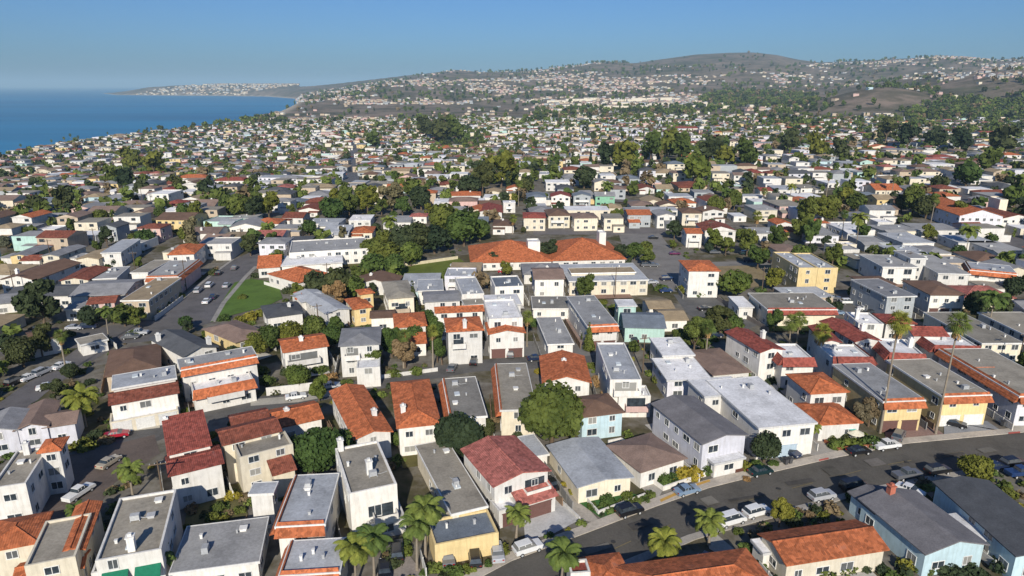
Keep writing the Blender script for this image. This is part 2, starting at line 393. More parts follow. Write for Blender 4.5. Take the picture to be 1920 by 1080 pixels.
strip('side_street', [(1700, 432), (1800, 424), (1870, 440), (1950, 452)], [(1700, 438), (1790, 436), (1850, 452), (1920, 470)], 'concrete', (.15, .14, .14))
strip('parking_lot', [(900, 640), (1000, 640), (1100, 646), (1140, 640)], [(900, 668), (1000, 668), (1100, 668), (1150, 660)], 'concrete', (.2, .195, .19))
strip('driveway', [(980, 965), (1035, 935), (1062, 944)], [(985, 1015), (1040, 1000), (1086, 976)], 'concrete', (.45, .45, .45))
strip('driveway', [(1040, 920), (1062, 915), (1110, 962)], [(1062, 944), (1086, 976), (1128, 982)], 'concrete', (.36, .33, .29))
strip('driveway', [(1140, 835), (1165, 830), (1200, 885), (1245, 915)], [(1130, 850), (1165, 880), (1190, 905), (1232, 940)], 'concrete', (.36, .34, .31))
strip('driveway', [(1520, 800), (1545, 800), (1600, 850)], [(1460, 830), (1500, 850), (1560, 862)], 'concrete', (.40, .37, .33))
strip('driveway', [(1660, 790), (1735, 790), (1770, 815)], [(1660, 832), (1700, 832), (1760, 820)], 'concrete', (.30, .2, .17))
strip('driveway', [(1770, 790), (1850, 790), (1880, 810)], [(1770, 818), (1800, 816), (1880, 808)], 'concrete', (.25, .26, .28))
strip('driveway', [(1860, 735), (1900, 735), (1990, 800)], [(1870, 790), (1900, 806), (1990, 803)], 'concrete', (.34, .32, .28))
strip('driveway', [(1325, 1010), (1345, 1004), (1400, 1050)], [(1330, 1030), (1380, 1060), (1420, 1080)], 'concrete', (.38, .36, .32))
strip('driveway', [(470, 750), (560, 742), (700, 716)], [(470, 762), (560, 755), (700, 728)], 'concrete', (.40, .38, .33))
strip('driveway', [(225, 785), (300, 780)], [(225, 812), (300, 803)], 'concrete', (.46, .43, .36))
strip('driveway', [(1040, 560), (1075, 600), (1105, 650)], [(1065, 610), (1080, 640), (1110, 665)], 'concrete', (.3, .22, .19))
strip('driveway', [(745, 1035), (760, 1032), (800, 1085)], [(700, 1085), (740, 1085), (800, 1085)], 'concrete', (.33, .29, .26))
def draped(name, A, B_, c, n=10):
    V = []; Fs = []
    for i in range(n+1):
        t = i/n
        for Q in (A, B_):
            k = t*(len(Q)-1); j = min(len(Q)-2, int(k)); f = k-j
            x, y, z = gp(Q[j][0]+(Q[j+1][0]-Q[j][0])*f, Q[j][1]+(Q[j+1][1]-Q[j][1])*f); V.append((x, y, z+.5))
    Fs = [(2*i, 2*i+2, 2*i+3, 2*i+1) for i in range(n)]
    ROADS.append([(v[0], v[1]) for v in V[0::2]]+[(v[0], v[1]) for v in V[1::2]][::-1])
    o = mk(name, V, Fs, surf('concrete', c)); o['kind'] = 'structure'
draped('far_street', [(636, 348), (648, 320), (656, 292), (662, 268)], [(672, 348), (674, 320), (676, 292), (674, 268)], (.12, .12, .13), 14)
draped('far_street', [(500, 470), (560, 450), (700, 436)], [(520, 474), (570, 455), (705, 440)], (.13, .125, .13), 8)
draped('far_street', [(1740, 330), (1770, 345), (1790, 372), (1800, 395)], [(1765, 328), (1800, 342), (1830, 368), (1850, 378)], (.13, .125, .13), 10)
draped('far_street', [(1150, 375), (1250, 378), (1400, 385), (1560, 400)], [(1150, 380), (1250, 383), (1400, 390), (1560, 406)], (.14, .13, .13), 10)
sheet('lawn', [(440, 530), (470, 523), (520, 530), (530, 560), (500, 575), (440, 590), (395, 605), (415, 568)], 'concrete', LAWN, thick=0)
sheet('lawn', [(770, 495), (860, 483), (880, 500), (850, 520), (760, 526), (740, 515)], 'concrete', (.11, .14, .025))
sheet('lawn', [(1080, 940), (1180, 925), (1214, 935), (1180, 960), (1130, 975)], 'concrete', (.04, .12, .03))
sheet('lawn', [(1340, 500), (1480, 496), (1470, 530), (1420, 538), (1350, 548)], 'concrete', (.24, .19, .11))
sheet('dirt_yard', [(355, 930), (455, 905), (465, 968), (345, 990)], 'concrete', (.13, .12, .05))
sheet('lawn', [(1700, 912), (1790, 900), (1760, 922), (1690, 932)], 'concrete', (.13, .15, .06))
sheet('painted_kerb', [(1290, 913), (1330, 900), (1332, 904), (1292, 917)], 'plain', (.5, .3, .08), z=.148)
sheet('painted_kerb', [(1237, 938), (1270, 923), (1272, 928), (1239, 943)], 'plain', (.5, .3, .08), z=.148)
sheet('painted_kerb', [(1535, 863), (1553, 859), (1554, 862), (1536, 866)], 'plain', (.42, .1, .08), z=.148)
sheet('painted_kerb', [(1890, 812), (1912, 810), (1913, 813), (1891, 815)], 'plain', (.42, .1, .08), z=.148)
for k in range(9):      # worn centre line of the street
    t0, t1 = k/9, (k+.45)/9
    def cl(t):
        xs = [1080, 1240, 1440, 1640, 1860]; ys = [1062, 990, 928, 876, 838]
        q = t*4; i = min(3, int(q)); f = q-i; return bp(xs[i]+(xs[i+1]-xs[i])*f, ys[i]+(ys[i+1]-ys[i])*f)
    (ax, ay), (bx2, by2) = cl(t0), cl(t1); L = math.hypot(bx2-ax, by2-ay); nx, ny = -(by2-ay)/L*.07, (bx2-ax)/L*.07
    sheet('road_marking', [(ax-nx, ay-ny), (bx2-nx, by2-ny), (bx2+nx, by2+ny), (ax+nx, ay+ny)], 'plain', (.2, .165, .09), z=.11, px=False)

for (u, v, L_, w_, c_) in ((1200, 985, 3.4, 1.6, (.07, .065, .06)), (1330, 940, 2.2, 2.0, (.17, .16, .14)), (1500, 905, 5, 1.1, (.075, .07, .065)), (1640, 868, 3, 2.2, (.17, .155, .14)), (1120, 1030, 4, 1.2, (.17, .16, .14)),
                           (1780, 855, 6, .8, (.07, .065, .06)), (1850, 845, 3, 1.5, (.16, .15, .13)), (1400, 935, 6, .6, (.07, .065, .06)), (1560, 885, 2.4, 2.4, (.085, .08, .07)), (1050, 1085, 3, 1, (.07, .065, .06))):
    x, y = bp(u, v); a_ = R(24 if u < 1400 else 15); c, s = math.cos(a_), math.sin(a_)
    sheet('road_patch', [(x+p*c-q*s, y+p*s+q*c) for p, q in ((-L_/2, -w_/2), (L_/2, -w_/2), (L_/2, w_/2), (-L_/2, w_/2))], 'concrete', c_, px=False)
for (u, v) in ((1290, 965), (1460, 918), (1700, 868), (1150, 1018)):
    x, y = bp(u, v); sheet('manhole_cover', [(x+math.cos(k*PI/6)*.35, y+math.sin(k*PI/6)*.35) for k in range(12)], 'plain', (.05, .05, .05), px=False)
# ---------------------------------------------------------------- buildings
WIN = {}
def window(parent, x, y, z, rz, w, h, detail=True):
    key = (round(w, 1), round(h, 1))
    if key not in WIN:
        a = MB().box(-w/2, w/2, -.03, .04, -h/2, h/2).build('window', GLASS)
        f = MB()
        t = .09
        f.box(-w/2-t, w/2+t, -.07, .02, h/2, h/2+t).box(-w/2-t, w/2+t, -.11, .02, -h/2-t*1.2, -h/2)
        f.box(-w/2-t, -w/2, -.07, .02, -h/2, h/2).box(w/2, w/2+t, -.07, .02, -h/2, h/2).box(-.035, .035, -.05, .0, -h/2, h/2)
        fr = f.build('frame', FRAME, a)
        WIN[key] = (a, fr); a.parent = parent; o = a
    else:
        a, fr = WIN[key]; o = copy1(a, parent)
        if detail: copy1(fr, o)
    o.location = (x, y, z); o.rotation_euler = (0, 0, rz)
    return o
def face_windows(par, x0, y0, rz, L, zb, floors, rng, detail, big=False, skip0=False, garage=0, gc=GAR, fh=2.7, prob=.85):
    """windows along a wall that starts at x0,y0 and runs along rz for L"""
    c, s = math.cos(rz), math.sin(rz)
    for fl in range(floors):
        zc = zb+fl*fh+1.55
        if fl == 0 and garage:
            gw = min(4.6, (L-.8)/garage-.4)
            for k in range(garage):
                q = (k+.5)*L/garage
                g = MB().box(-gw/2, gw/2, -.05, .02, 0, 2.15)
                g.box(-gw/2-.12, gw/2+.12, -.08, .02, 2.15, 2.3)
                o = g.build('garage_door', gc, par); o.location = (x0+c*q, y0+s*q, .02); o.rotation_euler = (0, 0, rz)
            continue
        if fl == 0 and skip0: continue
        n = max(1, int((L-.6)/(2.9 if not big else 3.4)))
        for k in range(n):
            if rng.random() > prob: continue
            w = rng.choice([1.0, 1.2, 1.5, 1.8] if not big else [1.8, 2.4])
            if w > L-1: w = max(.6, L-1)
            q = (k+.5)*L/n; h = rng.choice([1.0, 1.2]) if not big else 1.7
            window(par, x0+c*q, y0+s*q, zc, rz, w, h, detail)
def rect_from(FL, FR, BL, h):
    a = Vector(bp(*FL, h)); b = Vector(bp(*FR, h)); c = Vector(bp(*BL, h))
    e = b-a; g = c-a
    th = .5*(math.atan2(e.y, e.x)+math.atan2(g.y, g.x)-PI/2)
    u = Vector((math.cos(th), math.sin(th))); v = Vector((-u.y, u.x))
    w = max(2.5, e.length); d = max(2.5, g.dot(v))
    return a, th, w, d
def volume(par, M, x0, y0, w, d, h, typ, rc, wc, opts, rng, detail=True, first=True):
    """one block in the thing's own frame; front is y0"""
    rk, rcol = RC[rc]; rm = surf(rk, rcol); wm = surf('wall', WC[wc])
    x1, y1 = x0+w, y0+d
    P = opts
    ov = .45 if typ != 'flat' else .18
    def roofpart(mb, name='roof', m=rm): return mb.build(name, m, par)
    rise = P.get('rise', .32)
    roof = None
    if typ == 'flat':
        wb = MB()
        if P.get('p', 0):
            wb.box(x0, x1, y0, y1, 0, h-.45)
            t = .28
            wb.box(x0, x1, y0, y0+t, h-.45, h).box(x0, x1, y1-t, y1, h-.45, h).box(x0, x0+t, y0+t, y1-t, h-.45, h).box(x1-t, x1, y0+t, y1-t, h-.45, h)
            wb.build('wall', wm, par)
            roof = roofpart(MB().box(x0+t+.004, x1-t-.004, y0+t+.004, y1-t-.004, h-.46, h-.34))
        else:
            wb.box(x0, x1, y0, y1, 0, h-.25); wb.build('wall', wm, par)
            roof = roofpart(MB().box(x0-ov, x1+ov, y0-ov, y1+ov, h-.25, h))
            if P.get('edge', 1) and detail:
                e = MB(); t = .14; q = ov
                e.box(x0-q-t, x1+q+t, y0-q-t, y0-q, h-.32, h+.05).box(x0-q-t, x1+q+t, y1+q, y1+q+t, h-.32, h+.05).box(x0-q-t, x0-q, y0-q, y1+q, h-.32, h+.05).box(x1+q, x1+q+t, y0-q, y1+q, h-.32, h+.05)
                e.build('roof_edge', WTRIM if rc != 'w' else surf('wall', (.6, .6, .6)), par)
        tz = h
        if 'm' in P:       # tiled skirt round the edge: f front, l left, r right, b back
            sk = MB(); o1, dz = .95, 1.25; tm = surf(*RC[P.get('mc', 'o')])
            s = P['m']
            def skirt(ax, ay, bx_, by_, nx, ny):
                e0 = .35
                tx, ty = (bx_-ax), (by_-ay); L = math.hypot(tx, ty); tx /= L; ty /= L
                V = [(ax+nx*(ov-.3), ay+ny*(ov-.3), h+.42), (bx_+nx*(ov-.3), by_+ny*(ov-.3), h+.42), (bx_+nx*(ov+o1)+tx*e0, by_+ny*(ov+o1)+ty*e0, h-dz), (ax+nx*(ov+o1)-tx*e0, ay+ny*(ov+o1)-ty*e0, h-dz),
                     (ax-nx*.12, ay-ny*.12, h+.30), (bx_-nx*.12, by_-ny*.12, h+.30), (bx_+nx*.02, by_+ny*.02, h-dz), (ax+nx*.02, ay+ny*.02, h-dz)]
                sk.add(V, [(0, 1, 2, 3), (4, 7, 6, 5), (0, 4, 5, 1), (3, 2, 6, 7), (0, 3, 7, 4), (1, 5, 6, 2)])
            if 'f' in s: skirt(x0, y0, x1, y0, 0, -1)
            if 'l' in s: skirt(x0, y0, x0, y1, -1, 0)
            if 'r' in s: skirt(x1, y0, x1, y1, 1, 0)
            if 'b' in s: skirt(x0, y1, x1, y1, 0, 1)
            sk.build('tiled_skirt', tm, par)
        nv = P.get('vents', rng.randint(2, 5) if detail else 0)
        for k in range(nv):
            vx = rng.uniform(x0+1, x1-1); vy = rng.uniform(y0+1.2, y1-1.2); q = rng.choice([.1, .13, .16, .16, .4]); hz = .35 if q > .3 else rng.uniform(.35, .7)
            zb = h-.34 if P.get('p', 0) else h
            mb = MB().box(-q, q, -q, q, 0, hz).box(-q*1.3, q*1.3, -q*1.3, q*1.3, hz, hz+.08)
            mb.build('roof_vent', METAL if k % 2 else WTRIM, par, loc=(vx, vy, zb))
        if detail and w*d > 70 and P.get('vents', 1):
            zb = h-.34 if P.get('p', 0) else h
            a_, b_ = rng.uniform(x0+1.6, x1-1.6), rng.uniform(y0+2, y1-2); mb = MB().box(-.55, .55, -.4, .4, .12, .85).box(-.6, -.5, -.45, .45, 0, .12).box(.5, .6, -.45, .45, 0, .12)
            mb.tube([(.55, 0, .3), (1.1, 0, .12), (2.2, .3, .1)], .05, 5)
            mb.build('air_conditioner', METAL, par, loc=(a_, b_, zb), rz=rng.choice([0, .0, 1.57]))
            if rng.random() < .5:
                a_, b_ = rng.uniform(x0+1.6, x1-1.6), rng.uniform(y0+2, y1-2)
                MB().box(-.5, .5, -.7, .7, 0, .22).build('skylight', surf('plain', (.55, .6, .63)), par, loc=(a_, b_, zb))
    elif typ in ('gd', 'gw'):
        half = (w if typ == 'gd' else d)/2; rz_ = rise*half; th = .18
        wb = MB()
        if typ == 'gd':
            xm = (x0+x1)/2
            V = [(x0, y0, 0), (x1, y0, 0), (x1, y0, h), (xm, y0, h+rz_), (x0, y0, h)]; V += [(a, y1, c) for a, _, c in V]
            Fs = [(0, 1, 2, 3, 4), (9, 8, 7, 6, 5), (0, 5, 6, 1), (1, 6, 7, 2), (2, 7, 8, 3), (3, 8, 9, 4), (4, 9, 5, 0)]
            r = MB()
            A = [(x0-ov, h-ov*rise), (xm, h+rz_), (x1+ov, h-ov*rise)]
            V2 = [(a, y0-ov, z+.01) for a, z in A]+[(a, y0-ov, z+.01+th) for a, z in A]
            V2 += [(a, y1+ov, z) for a, _, z in V2]
            r.add(V2, [(0, 1, 4, 3), (1, 2, 5, 4), (6, 9, 10, 7), (7, 10, 11, 8), (3, 4, 10, 9), (4, 5, 11, 10), (0, 6, 7, 1), (1, 7, 8, 2), (0, 3, 9, 6), (2, 8, 11, 5)])
            if detail and rk == 'tile':
                r.tube([(xm, y0-ov, h+rz_+th), (xm, y1+ov, h+rz_+th)], .14, 6)
        else:
            ym = (y0+y1)/2
            V = [(x0, y0, 0), (x0, y1, 0), (x0, y1, h), (x0, ym, h+rz_), (x0, y0, h)]; V += [(x1, b_, c) for _, b_, c in V]
            Fs = [(0, 4, 3, 2, 1), (5, 6, 7, 8, 9), (0, 1, 6, 5), (1, 2, 7, 6), (2, 3, 8, 7), (3, 4, 9, 8), (4, 0, 5, 9)]
            r = MB()
            A = [(y0-ov, h-ov*rise), (ym, h+rz_), (y1+ov, h-ov*rise)]
            V2 = [(x0-ov, a, z+.01) for a, z in A]+[(x0-ov, a, z+.01+th) for a, z in A]
            V2 += [(x1+ov, a, z) for _, a, z in V2]
            r.add(V2, [(0, 3, 4, 1), (1, 4, 5, 2), (6, 7, 10, 9), (7, 8, 11, 10), (3, 9, 10, 4), (4, 10, 11, 5), (0, 1, 7, 6), (1, 2, 8, 7), (0, 6, 9, 3), (2, 5, 11, 8)])
            if detail and rk == 'tile':
                r.tube([(x0-ov, ym, h+rz_+th), (x1+ov, ym, h+rz_+th)], .14, 6)
        wb.add(V, Fs); wb.build('wall', wm, par); roof = roofpart(r); tz = h+rz_
    elif typ == 'hip':
        half = min(w, d)/2; rz_ = rise*half; th = .16
        MB().box(x0, x1, y0, y1, 0, h).build('wall', wm, par)
        a0, a1, b0, b1 = x0-ov, x1+ov, y0-ov, y1+ov; hh = min(a1-a0, b1-b0)/2; zr = h+hh*rise
        if (a1-a0) > (b1-b0): R1, R2 = (a0+hh, (b0+b1)/2, zr), (a1-hh-.01, (b0+b1)/2, zr)
        else: R1, R2 = ((a0+a1)/2, b0+hh, zr), ((a0+a1)/2, b1-hh-.01, zr)
        V = [(a0, b0, h), (a1, b0, h), (a1, b1, h), (a0, b1, h), R1, R2, (a0, b0, h+th), (a1, b0, h+th), (a1, b1, h+th), (a0, b1, h+th)]
        V[4] = (R1[0], R1[1], zr+th); V[5] = (R2[0], R2[1], zr+th)
        if (a1-a0) > (b1-b0): top = [(6, 7, 5, 4), (7, 8, 5), (8, 9, 4, 5), (9, 6, 4)]
        else: top = [(6, 7, 4), (7, 8, 5, 4), (8, 9, 5), (9, 6, 4, 5)]
        r = MB(); r.add(V, [(0, 3, 2, 1), (0, 1, 7, 6), (1, 2, 8, 7), (2, 3, 9, 8), (3, 0, 6, 9)]+top)
        if detail and rk == 'tile':
            for q in ((6, 4), (7, 4 if (a1-a0) <= (b1-b0) else 5), (4, 5)):
                r.tube([V[q[0]], V[q[1]]], .12, 5)
        roof = roofpart(r); tz = h+rz_
    elif typ == 'shed':    # slopes down to the front
        rz_ = rise*d; th = .18
        V = [(x0, y0, 0), (x0, y1, 0), (x0, y1, h+rz_), (x0, y0, h)]; V += [(x1, b_, c) for _, b_, c in V]
        MB().add(V, [(0, 3, 2, 1), (4, 5, 6, 7), (0, 1, 5, 4), (1, 2, 6, 5), (2, 3, 7, 6), (3, 0, 4, 7)]).build('wall', wm, par)
        V2 = []
        for xx in (x0-.3, x1+.3):
            V2 += [(xx, y0-.5, h-.5*rise+.01), (xx, y1+.1, h+rz_+.1*rise+.01), (xx, y1+.1, h+rz_+.1*rise+th), (xx, y0-.5, h-.5*rise+th)]
        roof = roofpart(MB().add(V2, [(0, 3, 2, 1), (4, 5, 6, 7), (0, 1, 5, 4), (1, 2, 6, 5), (2, 3, 7, 6), (3, 0, 4, 7)])); tz = h+rz_
    # chimneys, windows and doors
    for q in P.get('ch', []):
        cx, cy = x0+q[0]*w, y0+q[1]*d; hc = q[2] if len(q) > 2 else 1.1
        mb = MB().box(-.42, .42, -.42, .42, -1.2, hc).box(-.52, .52, -.52, .52, hc, hc+.16).box(-.22, .22, -.22, .22, hc+.16, hc+.5)
        mb.build('chimney', surf('wall', q[3]) if len(q) > 3 else WTRIM, roof or par, loc=(cx, cy, tz if typ == 'flat' else h+.35*(tz-h)))
    fl = max(1, int(round(h/2.75))); fh = (h-.15)/fl
    fl = P.get('fl', fl)
    if P.get('win', 1):
        face_windows(par, x0, y0, 0, w, 0, fl, rng, detail, P.get('big', 0), P.get('noground', 0), P.get('g', 0), {'w': GARW, 'b': GARB}.get(P.get('gc'), GAR), fh)
        if detail or d > 6:
            face_windows(par, x0, y1, -PI/2, d, 0, fl, rng, detail, fh=fh, prob=.5 if detail else .3)
            face_windows(par, x1, y0, PI/2, d, 0, fl, rng, detail, fh=fh, prob=.5 if detail else .3)
    if 'balc' in P:        # balcony on the front: (x fraction from, to, level)
        f0, f1, lv = P['balc']; a, b_ = x0+f0*w, x0+f1*w; zz = lv
        mb = MB().box(a, b_, y0-1.5, y0-.003, zz-.2, zz).box(a, b_, y0-1.5, y0-1.38, zz, zz+1).box(a, a+.12, y0-1.38, y0-.003, zz, zz+1).box(b_-.12, b_, y0-1.38, y0-.003, zz, zz+1)
        mb.build('balcony', surf('wall', WC[P.get('bc', 'W')]), par)
        MB().box(a+.4, b_-.4, y0-.04, y0+.02, zz+.05, zz+2.1).build('glass_door', GLASS, par)
    if 'awn' in P:
        for f0, f1 in P['awn']:
            a, b_ = x0+f0*w, x0+f1*w; zz = P.get('az', 2.6)
            MB().add([(a, y0-.003, zz+.9), (b_, y0-.003, zz+.9), (b_, y0-1.4, zz), (a, y0-1.4, zz), (a, y0-.003, zz+.8), (b_, y0-.003, zz+.8), (b_, y0-1.4, zz-.2), (a, y0-1.4, zz-.2)],
                     [(0, 3, 2, 1), (4, 5, 6, 7), (0, 1, 5, 4), (2, 3, 7, 6), (0, 4, 7, 3), (1, 2, 6, 5)]).build('awning', AWN, par)
def B(label, vols, ref=None, cat='house', name='house', group=None):
    """vols: (type, h, roof, wall, FL, FR, BL, opts) with the eave corners as seen"""
    rng = random.Random(label)
    a, th, w, d = rect_from(vols[0][4], vols[0][5], vols[0][6], vols[0][1])
    rt = root(name, label, cat, (a.x, a.y, 0), th, group)
    M = Matrix.Rotation(-th, 2)
    for k, vv in enumerate(vols):
        typ, h, rc, wc, FL, FR, BL = vv[:7]; P = dict(vv[7]) if len(vv) > 7 else {}
        a2, th2, w2, d2 = rect_from(FL, FR, BL, h)
        q = M @ (a2-a)
        if k: q = q+Vector((.013*k, -.017*k))
        volume(rt, None, q.x, q.y, w2, d2, h-.021*k, typ, rc, wc, P, rng, True)
        cx = a2.x+math.cos(th)*w2/2-math.sin(th)*d2/2; cy = a2.y+math.sin(th)*w2/2+math.cos(th)*d2/2
        OCC.append((cx, cy, .5*math.hypot(w2, d2)))
    u, v = proj(a.x+w/2*math.cos(th)-d/2*math.sin(th), a.y+w/2*math.sin(th)+d/2*math.cos(th), 2)
    FRONTS.append((a.x, a.y, th, w, d))
    if ref: LAND.append((ref, u, v)); HREF.append((ref, a.x, a.y, th, w, d, vols[0][1]))
    COUNT[0] += 1
    return rt
HREF = []; FRONTS = []
COUNT = [0]
def D(**k): return k
# bottom of the picture, left to right
B('cream stucco house with orange tile roofs cut by the bottom left corner of the view', [
  ('flat', 5.6, 't', 'C', (45, 1062), (132, 1058), (40, 985), D(p=1, vents=0)),
  ('hip', 5.2, 'o', 'C', (-30, 1035), (58, 1030), (-30, 985)),
  ('gd', 5.0, 'o', 'C', (112, 1035), (146, 1032), (104, 958)),
  ('gw', 3.2, 'o', 'C', (30, 1085), (142, 1078), (38, 1058))], 'the cream corner house')
B('white flat-roofed house with green awnings along its front', [
  ('flat', 7, 't', 'W', (178, 1052), (297, 1042), (185, 940), D(p=1, vents=3, ch=[(.52, .10, 1.6)], awn=[(.06, .46), (.56, .96)], az=4.2)),
  ('flat', 4.2, 't', 'W', (170, 1075), (182, 1074), (176, 1000), D(p=1, vents=0))], 'the green-awning house')
B('low white house under a pale grey flat roof with a palm shadow on it', [
  ('flat', 3.6, 'g', 'W', (322, 1072), (481, 1058), (344, 990), D(vents=3))], 'the low pale grey roof')
B('two stepped pale roofs with orange tile skirts above cream walls', [
  ('flat', 6.2, 'c', 'W', (470, 925), (505, 930), (468, 908), D(vents=0)),
  ('flat', 6.5, 'c', 'W', (520, 985), (607, 966), (480, 905), D(m='fl', vents=3)),
  ('flat', 5.2, 'c', 'C', (527, 1076), (634, 1050), (509, 1022), D(m='fl', vents=3))], 'the orange-skirted stepped roofs')
B('tall white house with raised parapet, white roof hatch and blue bay windows', [
  ('flat', 7.6, 't', 'W', (655, 926), (746, 912), (610, 844), D(p=1, vents=2, big=1, balc=(.45, .95, 2.8), ch=[(.55, .35, 1.7), (.12, .97, 1.5)])),
  ('flat', 2.7, 'g', 'W', (690, 985), (760, 968), (672, 950), D(p=1, vents=0))], 'the white parapet house')
B('long bare tan slab roof on a low building behind the yellow garage', [
  ('flat', 4, 't', 'C', (848, 962), (914, 956), (730, 846), D(vents=3))], 'the long tan slab')
B('yellow garage building with a blue grey deck on top, by the street', [
  ('flat', 3.4, 'u', 'Y', (815, 1022), (935, 998), (800, 975), D(p=1, vents=2, win=0))], 'the yellow garage')
B('white two-storey house with pink roof, balcony and dark brown garage doors', [
  ('gd', 5.7, 'k', 'W', (927, 910), (1024, 879), (876, 842), D(rise=.22, balc=(.52, .98, 2.9), noground=1)),
  ('shed', 3.0, 'k', 'W', (975, 946), (1040, 925), (958, 926), D(g=1, rise=.25)),
  ('flat', 3.0, 'w', 'W', (935, 958), (972, 946), (928, 935), D(p=1, g=1, vents=0))], 'the pink-roofed house')
B('small cream cottage with wide pale grey roof and a green walled lawn', [
  ('gd', 3.1, 'c', 'C', (1085, 912), (1184, 896), (1026, 838), D(rise=.12))], 'the pale grey cottage')
B('little white outbuilding behind the pink-roofed house', [
  ('flat', 2.8, 'c', 'W', (1000, 855), (1024, 851), (972, 820), D(vents=0))])
B('low white bungalow with brown hip roof beside the green hedges', [
  ('hip', 3.1, 'p', 'W', (1202, 884), (1278, 856), (1147, 836), D(rise=.25))], 'the brown-roofed bungalow')
B('grey two-storey house with large grey gable roof and lilac side wall', [
  ('gd', 5.8, 'e', 'L', (1318, 831), (1395, 813), (1232, 757), D(rise=.2)),
  ('flat', 2.8, 'w', 'W', (1340, 868), (1392, 855), (1330, 850), D(vents=0))], 'the big grey gable house')
B('white two-storey apartment block with L-shaped white roof and blue garage', [
  ('flat', 6.2, 'w', 'W', (1424, 801), (1518, 784), (1352, 712), D(g=1, gc='b', vents=2)),
  ('flat', 6.0, 'w', 'W', (1322, 742), (1400, 733), (1302, 712), D(vents=1))], 'the L-shaped white roof')
B('white house with stacked orange tile hip roofs behind the garden umbrella', [
  ('hip', 6, 'o', 'W', (1521, 738), (1582, 731), (1487, 703), D(rise=.3)),
  ('hip', 3.4, 'o', 'W', (1537, 796), (1605, 787), (1516, 758), D(rise=.3))], 'the stacked orange hip roofs')
B('yellow-walled apartments with long grey roof, orange skirt and brown garages', [
  ('flat', 6.4, 'g', 'Y', (1657, 752), (1733, 750), (1560, 684), D(m='f', g=2, vents=4)),], 'the yellow apartments with brown garages')
B('pale yellow apartments with long tan roof, orange skirt and white garages', [
  ('flat', 6.4, 't', 'Y', (1768, 742), (1856, 739), (1664, 676), D(m='f', g=2, gc='w', vents=4))], 'the yellow apartments with white garages')
B('large tan-roofed apartments with orange skirts at the right edge', [
  ('flat', 6.3, 't', 'L', (1912, 742), (2010, 738), (1775, 655), D(m='fl', vents=5)),
  ('flat', 6.0, 't', 'W', (1822, 692), (1862, 690), (1806, 672), D(m='f', vents=0))], 'the big tan apartments')
B('light blue house with wide dark grey gable roof and a red chimney', [
  ('gd', 3.8, 'e', 'B', (1736, 1036), (1850, 1022), (1612, 938), D(rise=.27, ch=[(.42, .93, 1.9, (.45, .15, .1))])),
  ('gd', 3.3, 'e', 'B', (1640, 960), (1700, 950), (1590, 925), D(rise=.25)), ('gw', 2.7, 'w', 'W', (1838, 1012), (1850, 1008), (1780, 968), D(rise=.05, win=0))], 'the light blue house')
B('dark-roofed blue house cut by the right edge of the view', [
  ('gd', 4.2, 'd', 'B', (1906, 1040), (2010, 1030), (1776, 906), D(rise=.2))], 'the dark-roofed blue house')
B('cream house under an orange tile roof with its ridge along the street', [
  ('gw', 3.5, 'o', 'C', (1476, 1056), (1652, 1022), (1432, 1003), D(rise=.33)),
  ('flat', 2.6, 'w', 'W', (1432, 1035), (1470, 1030), (1425, 1020), D(vents=0, win=0))], 'the orange ridge house')
B('orange tile hip roofs at the middle of the bottom edge', [
  ('hip', 3.6, 'o', 'C', (1190, 1150), (1440, 1090), (1160, 1066), D(rise=.3)),
  ('hip', 3.3, 'o', 'W', (1110, 1120), (1190, 1105), (1120, 1050), D(rise=.3))], 'the bottom orange hip roofs')
B('white wall end of a small house beside the lowest street palm', [
  ('flat', 4.4, 'r', 'W', (1070, 1075), (1098, 1068), (1072, 1050), D(p=1, vents=0, win=0))])
# second row
B('white house with two-level deep red tile roofs and blank side wall', [
  ('shed', 7.4, 'r', 'W', (317, 851), (394, 836), (297, 800), D(rise=.12, ch=[(.03, .95, 1)])),
  ('gw', 6.2, 'r', 'W', (320, 890), (415, 873), (314, 858), D(rise=.2))], 'the deep red roof house')
B('cream three-storey house with roof terrace and orange tile trim', [
  ('flat', 6.9, 't', 'C', (449, 858), (549, 832), (436, 828), D(p=1, vents=2)),
  ('gw', 7.4, 'rb', 'C', (420, 832), (522, 805), (412, 806), D(rise=.3)),
  ('shed', 4.4, 'rb', 'C', (512, 888), (552, 878), (508, 872), D(rise=.3, win=0))], 'the cream terrace house')
B('long white house with orange gable roof slanting down toward the hedge tree', [
  ('gd', 5.0, 'o', 'W', (667, 822), (733, 811), (603, 738), D(rise=.26, ch=[(.8, .3, 1.2)]))], 'the long orange gable')
B('white house with wide bright orange hip roof and white chimney', [
  ('hip', 5.8, 'o', 'W', (748, 802), (823, 796), (726, 720), D(rise=.3, ch=[(.16, .25, 1.4)]))], 'the bright orange hip roof')
B('low house with orange-red gable roof next to the back street', [
  ('gw', 3.6, 'o', 'W', (521, 801), (603, 785), (503, 771), D(rise=.28, ch=[(.3, .5, 1)])),
  ('gw', 3.4, 'rb', 'C', (438, 800), (500, 782), (430, 780), D(rise=.28))], 'the low orange-red gable')
B('dark flat roof with an orange tile strip on its left side', [
  ('flat', 5.6, 'a', 'W', (846, 784), (911, 781), (820, 712), D(m='l', vents=3))], 'the dark flat roof')
B('long tan flat roof with cream front wall next to the big olive tree', [
  ('flat', 5.4, 't', 'C', (940, 768), (1003, 765), (937, 683), D(vents=2, mc='o', m='l'))], 'the tan flat roof')
B('white house with orange hip roof directly behind the big olive tree', [
  ('gd', 5.8, 'o', 'W', (1020, 716), (1104, 713), (1024, 669), D(rise=.28, ch=[(.5, .6, 1)]))], 'the orange roof behind the olive tree')
B('light blue walled house with brown roof right of the big olive tree', [
  ('hip', 4.8, 'b', 'B', (1092, 782), (1165, 771), (1070, 748), D(rise=.25))], 'the brown-roofed light blue house')
